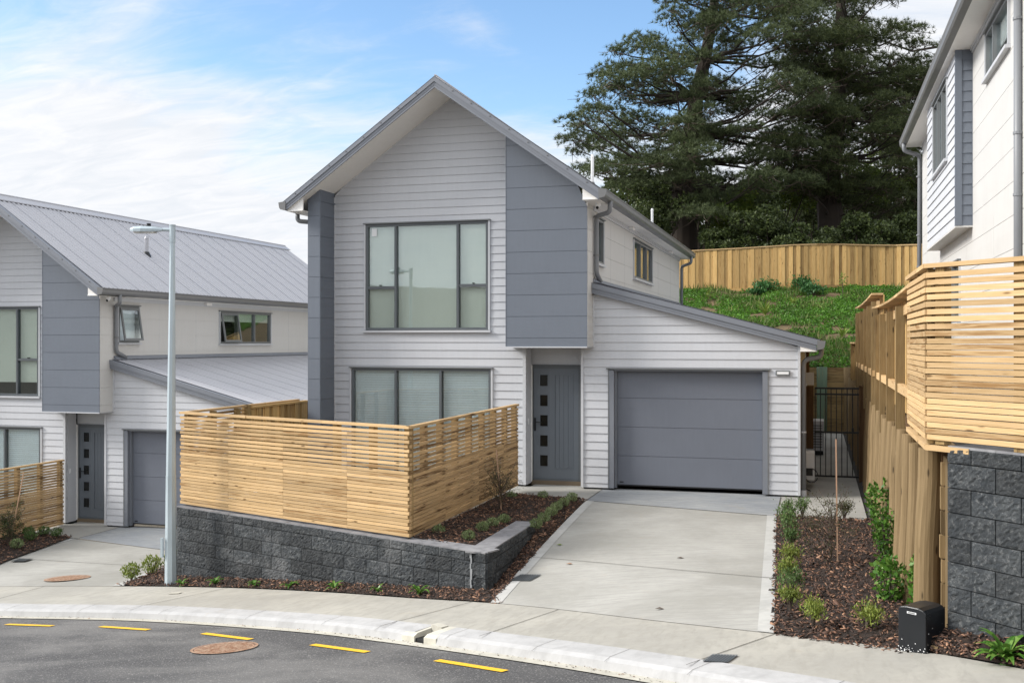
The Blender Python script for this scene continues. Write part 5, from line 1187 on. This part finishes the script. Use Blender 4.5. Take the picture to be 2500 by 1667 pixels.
def bushtree(label, px, py, rx, ry, D, mat, n, seed, leaf=.15):
    c = at(px, py, D); base = (c.x, c.y, 4.6); R = empty('bush', base, label, 'bush', 'bushes behind the back fence'); rnd = random.Random(seed); mb = MB(); sx, sz = rx*D/2553, ry*D/2553
    P = []; lobes = [(rnd.gauss(0, .45), rnd.gauss(0, .45), rnd.gauss(0, .42)) for _ in range(13)]
    for l in lobes:
        lc = c+Vector((l[0]*sx, l[1]*sx, l[2]*sz)); mb.tube([base, Vector(base).lerp(lc, .5)+Vector((rnd.gauss(0, .2), 0, 0)), lc], [.10, .06, .02], 5, cap=False)
        k = n//13; e = rng.normal(size=(k, 3)); e /= np.linalg.norm(e, axis=1)[:, None]; P.append(np.array(lc)+e*(rng.uniform(.5, 1, (k, 1))**.5)*np.array([sx*.45, sx*.45, sz*.40]))
    mb.build('trunk', 'bark', R); V, F = leaves(np.concatenate(P), leaf, .6, .6, .2); npmesh('crown', V, F, mat, R)
bl = [(1600, 540, 70, 70, 52, 'bush1', 'dark rounded bush just beyond the middle house rear roof corner'), (1760, 600, 60, 40, 50, 'bush1', 'low olive bush right of the left pine trunk'), (1800, 510, 80, 55, 53, 'bush2', 'yellow green bush between the two pine trunks, left side'),
      (1880, 560, 80, 60, 50, 'bush1', 'dark bush in the middle behind the paling fence'), (1870, 470, 70, 45, 56, 'bush2', 'pale lime bush high between the pine trunks'), (1950, 590, 70, 45, 49, 'bush1', 'low dark bush against the fence between the trunks'),
      (2120, 450, 75, 55, 60, 'bush2', 'sunlit lime foliage behind the right pine trunk'), (2180, 330, 60, 70, 66, 'bush2', 'distant sunlit lime foliage high behind the right pine'), (2110, 580, 80, 55, 50, 'bush1', 'dark bush right of the right pine trunk'),
      (2210, 570, 70, 70, 52, 'bush1', 'dark bush beside the right house downpipe'), (1690, 500, 70, 60, 60, 'bush1', 'dark foliage behind the left pine trunk'), (1990, 500, 80, 70, 64, 'bush1', 'dark foliage behind the right pine trunk'), (1560, 470, 50, 45, 58, 'bush2', 'small lime bush behind the middle house gutter'), (2300, 520, 90, 110, 58, 'bush1', 'dark bush hidden mostly by the right house')]
for i, (px, py, rx, ry, D, m_, lb) in enumerate(bl): bushtree(lb, px, py, rx, ry, D, m_, 8500, 50+i)
# far wood closing the view low down
P = []
for k in range(30000):
    px = random.uniform(1480, 2420); d = random.uniform(70, 82); py = random.uniform(430+45*mnoise.noise(Vector((px*.012, 0, 0))), 640); p = at(px, py, d); P.append(tuple(p))
V, F = leaves(np.array(P), .42, .6, .6, .2); tag(npmesh('distant_wood', V, F, 'bush1', base=(10, 72, 6)), 'dark wood filling the gap under the pines', 'wood', kind='stuff')
# ------------------------------------------------------------------ street lamp
R = empty('street_lamp', (-9.74, 14.26, -1.2), 'galvanised octagonal street lamp with flat head at the left end of the block wall', 'street lamp')
mb = MB(); B0 = Vector((-9.74, 14.26, -1.25)); mb.tube([B0, B0+Vector((0, 0, 1.8))], [.097, .078], 8); mb.tube([B0+Vector((0, 0, 1.8)), (-9.712, 14.26, 4.22)], [.075, .040], 8); mb.build('pole', 'galv', R)
mb = MB(); mb.tube([(-9.712, 14.26, 4.20), (-9.712, 14.26, 4.475)], .046, 14); mb.tube([(-9.715, 14.26, 4.40), (-9.90, 14.21, 4.405)], .028, 12); mb.tube([(-9.712, 14.26, 4.46), (-9.712, 14.26, 4.48)], .049, 14)
for z in (4.24, 4.30): mb.tube([(-9.76, 14.25, z), (-9.79, 14.24, z)], .006, 6)
mb.build('bracket_arm', 'galv', R)
mb = MB(); ux = Vector((-.966, -.26, 0)); uy = Vector((.26, -.966, 0)); h0 = Vector((-9.86, 14.22, 4.40)); prof = [(0, .035, .03), (.06, .055, .045), (.15, .085, .055), (.32, .10, .062), (.44, .085, .052), (.50, .05, .03)]
rings = []
for x, hw, hh in prof:
    c = h0+ux*x; i = len(mb.v); mb.v += [tuple(c+uy*a*hw+Vector((0, 0, b*hh))) for a, b in ((-1, -.55), (-1, .2), (-.6, .9), (.6, .9), (1, .2), (1, -.55))]; rings.append(i)
for a, b in zip(rings, rings[1:]):
    for j in range(6): mb.f.append((a+j, a+(j+1) % 6, b+(j+1) % 6, b+j)); mb.m.append(0); mb.uv += [(0, 0)]*4
mb.f += [tuple(range(rings[0], rings[0]+6))[::-1], tuple(range(rings[-1], rings[-1]+6))]; mb.m += [0, 0]; mb.uv += [(0, 0)]*12
hd = mb.build('lamp_head', 'galv', R)
mb = MB(); mb.obox(h0+ux*.12-uy*.07+Vector((0, 0, -.052)), ux*.32, uy*.14, (0, 0, .02)); mb.build('lens', 'lens', hd)
mb = MB(); c = h0+ux*.22; mb.tube([c+Vector((0, 0, .045)), c+Vector((0, 0, .10))], [.030, .034], 12); mb.build('photocell', 'black', hd)
mb = MB(); mb.box((-9.855, 14.15, -.72), (-9.815, 14.18, -.42)); mb.build('access_door', 'galv', R)
# ------------------------------------------------------------------ street details
yl = [(-10.2, 11.30, -9.36, 11.16), (-8.59, 11.10, -7.72, 10.85), (-6.81, 10.60, -5.97, 10.22), (-5.07, 9.92, -4.27, 9.53), (-3.40, 9.15, -2.60, 8.70)]
lbs = ['leftmost yellow dash painted on the road', 'second yellow dash from the left', 'yellow dash above the road manhole cover', 'yellow dash right of the road manhole cover', 'rightmost and nearest yellow dash']
for (a, b, c, d), lb in zip(yl, lbs):
    mb = MB(); p, q = Vector((a, b)), Vector((c, d)); n_ = Vector((-(q-p).y, (q-p).x)).normalized()*.045; k = 5
    for i in range(k):
        s_, e_ = p.lerp(q, i/k), p.lerp(q, (i+1)/k); mb.face([(v.x, v.y, S(v.x, v.y)-.112) for v in (s_-n_, e_-n_, e_+n_, s_+n_)])
    tag(mb.build('road_marking', 'yel', base=(a, b, S(a, b)-.112)), lb, 'road marking', 'yellow dashes along the kerb')
def disc(name, c, r, z0f, label, mats):
    R = empty(name, (c[0], c[1], z0f(*c)), label, 'manhole cover', 'round iron manhole covers'); mb = MB(); n = 36
    for rr0, rr1, dz in ((0, r*.93, .008),):
        for i in range(n):
            a0, a1 = 6.283*i/n, 6.283*(i+1)/n; pts_ = [(c[0], c[1]), (c[0]+math.cos(a0)*rr1, c[1]+math.sin(a0)*rr1), (c[0]+math.cos(a1)*rr1, c[1]+math.sin(a1)*rr1)]; mb.face([(x, y, z0f(x, y)+dz) for x, y in pts_])
    for k in range(-8, 9):
        for j in range(-8, 9):
            x, y = k*r*.105, j*r*.105+(.5*r*.105 if k % 2 else 0)
            if x*x+y*y < (r*.86)**2: X, Y_ = c[0]+x, c[1]+y; s_ = r*.03; mb.face([(X-s_, Y_-s_, z0f(X, Y_)+.012), (X+s_, Y_-s_, z0f(X, Y_)+.012), (X+s_, Y_+s_, z0f(X, Y_)+.012), (X-s_, Y_+s_, z0f(X, Y_)+.012)])
    mb.build('cover', mats, R); mb = MB()
    for i in range(n):
        a0, a1 = 6.283*i/n, 6.283*(i+1)/n; q = [(c[0]+math.cos(a)*rr, c[1]+math.sin(a)*rr) for a, rr in ((a0, r*.95), (a0, r*1.04), (a1, r*1.04), (a1, r*.95))]; mb.face([(x, y, z0f(x, y)+.010) for x, y in q])
    mb.build('frame', mats, R)
disc('manhole_cover', (-5.99, 9.72), .335, lambda x, y: S(x, y)-.118, 'rusty round manhole cover in the asphalt road', 'rust')
# drive 2 height at a plan point
def d2z(x, y):
    g = Vector((x, 19)); f = fpb_y(x); v = (lerp(19.2, 18.5, (x+15.66)/3.56)-y)/max(.1, (lerp(19.2, 18.5, (x+15.66)/3.56)-f)); v = min(1, max(0, v)); return lerp(-1.635, S(x, f)+.004, v**1.25)+.018
disc('manhole_cover', (-12.4, 15.15), .36, d2z, 'rusty round manhole cover in the lower concrete driveway', 'rust')
def grate(c, u, w_, h, zf, label, name='drain_grate', cat='drain grate', grp=None):
    R = empty(name, (c[0], c[1], zf(*c)), label, cat, grp); u = Vector(u).normalized(); v = Vector((-u.y, u.x)); mb = MB()
    P = lambda a, b, dz=0: (c[0]+u.x*a+v.x*b, c[1]+u.y*a+v.y*b, zf(c[0]+u.x*a+v.x*b, c[1]+u.y*a+v.y*b)+dz)
    mb.face([P(-w_, -h, .006), P(w_, -h, .006), P(w_, h, .006), P(-w_, h, .006)]); mb.build('pit', 'black', R); mb = MB(); n = 8
    for i in range(n+1):
        t = -1+2*i/n
        mb.face([P(t*w_-.006, -h, .012), P(t*w_+.006, -h, .012), P(t*w_+.006, h, .012), P(t*w_-.006, h, .012)]); mb.face([P(-w_, t*h-.006, .013), P(w_, t*h-.006, .013), P(w_, t*h+.006, .013), P(-w_, t*h+.006, .013)])
    mb.build('bars', 'alu', R)
grate((-.76, 8.70), (.2, 1), .15, .10, S, 'rectangular iron grate in the footpath at the bottom right', grp='drain grates')
def d1z(x, y):
    u = (x+3.8)/3.4; f = fpb_y(x); gy = lerp(17.85, 17.1, u); v = min(1, max(0, (gy-y)/(gy-f))); return lerp(-.12, S(x, f)+.004, v**1.25)
grate((-3.60, 12.95), (1, -.3), .15, .13, lambda x, y: d1z(x, y)+.004, 'square drain grate at the left edge of the main driveway', grp='drain grates')
grate((-14.85, 16.85), (1, .1), .15, .13, lambda x, y: d2z(x, y)+.004, 'dark grate in the lower driveway by the left bed', grp='drain grates')
# kerb sump (opening in the kerb)
R = empty('kerb_inlet', (-3.93, 9.83, S(-3.93, 9.83)), 'stained concrete kerb inlet with a dark square opening', 'kerb inlet')
mb = MB(); t_ = Vector((.886, -.463, 0)); n_ = Vector((.463, .886, 0)); o_ = Vector((-3.93, 9.83, S(-3.93, 9.83)))
o_ = Vector((float(np.interp(-3.93, O1[:, 0], O1[:, 0])), float(np.interp(-3.93, O1[:, 0], O1[:, 1])), 0)); o_.z = S(o_.x, o_.y)
for a, b in ((-.27, -.075), (.075, .26)):
    p = [o_+t_*a+n_*(.0), o_+t_*b+n_*.0]
    pf = [(0, -.13), (0, -.06), (.05, -.03), (.28, -.002), (.34, .004), (.34, -.13)]
    z_a = S(*(o_+t_*a).xy)-o_.z; q0 = [o_+t_*a+n_*x+Vector((0, 0, z+z_a+S(x*n_.x, x*n_.y)-S(0, 0))) for x, z in pf]; sl_ = S(*(o_+t_*b).xy)-S(*(o_+t_*a).xy)
    mb.prism(q0, t_*(b-a)+Vector((0, 0, sl_)))
for a in (0,): mb.prism([o_+t_*-.08+n_*.24+Vector((0, 0, -.13)), o_+t_*-.08+n_*.34+Vector((0, 0, -.13)), o_+t_*-.08+n_*.34+Vector((0, 0, .008)), o_+t_*-.08+n_*.24+Vector((0, 0, .008))], t_*.16)
mb.build('surround', 'chan', R); mb = MB(); mb.obox(o_-t_*.075+n_*.02+Vector((0, 0, -.14)), t_*.15, n_*.22, (0, 0, .05)); mb.build('opening', 'black', R)
# black service box
R = empty('service_box', (.80, 9.1, .1), 'scuffed black utility cabinet with small white plate at the foot of the front pole', 'utility box')
u = Vector((.82, -.57, 0)).normalized()
p0 = Vector((.635, 9.09, .10)); p1 = Vector((.835, 8.95, .13)); d_ = (p1-p0); d_.z = 0; W = d_.length; u = d_.normalized(); n_ = Vector((-u.y, u.x, 0)); h = .40
mb = MB(); pf = [(0, 0), (W, 0), (W, h-.035), (W*.9, h-.012), (W*.72, h), (W*.3, h), (W*.08, h-.01), (0, h-.03)]
mb.prism([p0+u*x+Vector((0, 0, z)) for x, z in pf], n_*.30)
bo = mb.build('cabinet', 'plast', R); bm_ = bo.modifiers.new('bevel', 'BEVEL'); bm_.width = .008; bm_.segments = 2
mb = MB(); mb.obox(p0+u*(W*.33)-n_*.003+Vector((0, 0, h-.055)), u*(W*.33), n_*.002, (0, 0, .016)); pl_ = mb.build('name_plate', 'white', R)
mb = MB()
for k in range(7): mb.obox(p0+u*(W*(.37+.037*k))-n_*.004+Vector((0, 0, h-.052)), u*(W*.022), n_*.001, (0, 0, .010))
mb.build('plate_lettering', 'black', pl_)
V = []; Fq = []
for k in range(90):
    t = random.random(); z = .01+abs(random.gauss(0, .04)); s_ = random.uniform(.001, .004); sideq = random.random() < .35
    if sideq: p = p0+u*(W+.001)+n_*random.uniform(.01, .29)+Vector((0, 0, z*2.2)); a = n_*s_*1.5
    else: p = p0+u*(W*t)-n_*.001+Vector((0, 0, z)); a = u*s_*1.5
    i = len(V); V += [p-a, p+a, p+a*.6+Vector((0, 0, s_*2)), p-a*.7+Vector((0, 0, s_*2.4))]; Fq.append((i, i+1, i+2, i+3))
npmesh('paint_scuffs', np.array([tuple(v) for v in V]), np.array(Fq), 'white', bo)
mb = MB(); mb.beam((.90, 8.98, .20), (1.27, 9.50, .22), .055, .022); tag(mb.build('timber_offcut', 'pole', base=(.9, 9, .2)), 'short timber offcut lying on the mulch beside the black cabinet', 'timber offcut')
# side path things
R = empty('gate', (.4, 21.9, -.1), 'black steel bar gate across the side path next to the garage', 'gate'); mb = MB()
for z in (1.70, 1.58, .82, -.06): mb.box((-.05, 21.88, z), (.80, 21.92, z+.035))
for x in np.linspace(-.04, .78, 9): mb.box((x-.009, 21.89, -.05), (x+.009, 21.91, 1.70))
mb.build('bars', 'black', R); mb = MB(); mb.box((.66, 21.85, .86), (.70, 21.88, .94)); mb.build('latch', 'black', R)
R = empty('gate_post', (-.14, 21.9, -.1), 'dark brown timber board between the garage wall and the gate', 'post'); mb = MB(); mb.box((-.275, 21.86, .50), (-.07, 21.94, 1.76)); mb.build('post', 'darkwood', R)
mb = MB(); mb.box((.80, 21.86, -.15), (.835, 21.95, 1.77)); mb.box((.80, 21.86, 1.74), (1.10, 21.95, 1.775)); mb.box((.835, 21.90, -.15), (1.06, 21.93, 1.74)); R = empty('gate_post', (.9, 21.9, -.1), 'dark boxed timber frame between the gate and the pole wall', 'post'); mb.build('frame', 'darkwood', R)
R = empty('meter_box', (-.2, 21.3, 1.8), 'pale grey meter box on the garage side wall above the brown board', 'meter box'); mb = MB(); mb.box((-.284, 21.3, 1.80), (-.06, 21.6, 2.04)); bo = mb.build('case', 'trim', R); mb = MB(); mb.tube([(-.18, 21.45, 2.04), (-.18, 21.45, 2.45)], .035, 10); mb.build('conduit', 'darkwood', R)
R = empty('water_heater', (-.15, 21.0, .3), 'white gas water heater box on the garage side wall beside the gate', 'water heater'); mb = MB(); mb.box((-.284, 20.55, .03), (-.045, 20.95, .56)); hb = mb.build('case', 'white', R); bmod = hb.modifiers.new('bevel', 'BEVEL'); bmod.width = .012
mb = MB(); mb.box((-.20, 20.54, .12), (-.08, 20.549, .26)); mb.build('vent_cover', 'found', hb)
mb = MB(); pts_ = [Vector((-.10+.11*math.cos(t), 20.46+.02*math.sin(3*t), .13+.13*math.sin(t))) for t in np.linspace(0, 6.0, 28)]; mb.tube(pts_, .009, 6); mb.tube([(-.2, 20.5, .1), (-.22, 20.45, -.02), (-.2, 20.3, -.10), (-.12, 20.1, -.105)], .009, 6); tag(mb.build('hose', 'plast', base=(-.1, 20.46, .0), smooth=True), 'black coiled hose hanging at the water heater', 'hose')
R = empty('heat_pump', (0, 27, -.1), 'grey heat pump unit standing on the side path behind the gate', 'heat pump'); mb = MB(); mb.box((-.22, 26.5, .0), (.16, 27.35, .72)); hb = mb.build('case', 'trim', R); mb = MB()
for k in range(9): mb.box((-.16, 26.49, .08+k*.065), (.12, 26.5, .10+k*.065))
mb.build('grille', 'alu', hb); mb = MB(); mb.box((-.2, 26.55, -.10), (.14, 26.62, .0)); mb.box((-.2, 27.2, -.10), (.14, 27.28, .0)); mb.build('foot', 'black', R)
# litter: fallen leaves and toby covers
for px, x, y, zf, m_, lb in ((0, -3.55, 14.6, d1z, 'flax', 'yellow leaf on the left edge of the main driveway'), (1, -3.15, 13.5, d1z, 'rust', 'reddish leaf lying on the main driveway'), (2, -1.7, 13.6, d1z, 'twig', 'dark curled leaf in the middle of the main driveway'), (3, -1.6, 11.05, d1z, 'twig', 'small dark leaf near the foot of the main driveway')):
    z = zf(x, y)+.012; mb = MB(); mb.face([(x-.05, y, z), (x-.01, y-.025, z+.008), (x+.05, y+.005, z), (x+.0, y+.03, z+.012)]); tag(mb.build('fallen_leaf', m_, base=(x, y, z)), lb, 'leaf', 'fallen leaves')
mb = MB(); mb.obox((-9.05, 13.18, S(-9.05, 13.18)+.008), (.16, .02, .0112), (-.02, .13, -.0135), (0, 0, .003)); tag(mb.build('valve_cover', 'chan', base=(-9, 13.2, S(-9, 13.2))), 'small rectangular valve cover set in the left part of the footpath', 'valve cover')
V = []; Fq = []
for k in range(900):
    i0 = random.random()*(len(O0)-2); i_ = int(i0); p = O0[i_]*(1-(i0-i_))+O0[i_+1]*(i0-i_); q = Vector((p[0], p[1]))+Vector((.45, .89))*(.17*(1-abs(random.gauss(0, .35)))-random.random()*.05)
    z = S(q.x, q.y)-.108; s_ = random.uniform(.004, .014); a = random.random()*6.28; u_ = Vector((math.cos(a), math.sin(a), random.uniform(-.2, .2)))*s_; v_ = Vector((-math.sin(a), math.cos(a), random.uniform(0, .3)))*s_*.6; c = Vector((q.x, q.y, z)); i = len(V)
    V += [c-u_, c+v_, c+u_, c-v_]; Fq.append((i, i+1, i+2, i+3))
tag(npmesh('gutter_grit', np.array([tuple(v) for v in V]), np.array(Fq), 'chip', base=(-5, 10, -.5)), 'dark grit and leaf bits lying along the road channel', 'grit', kind='stuff')
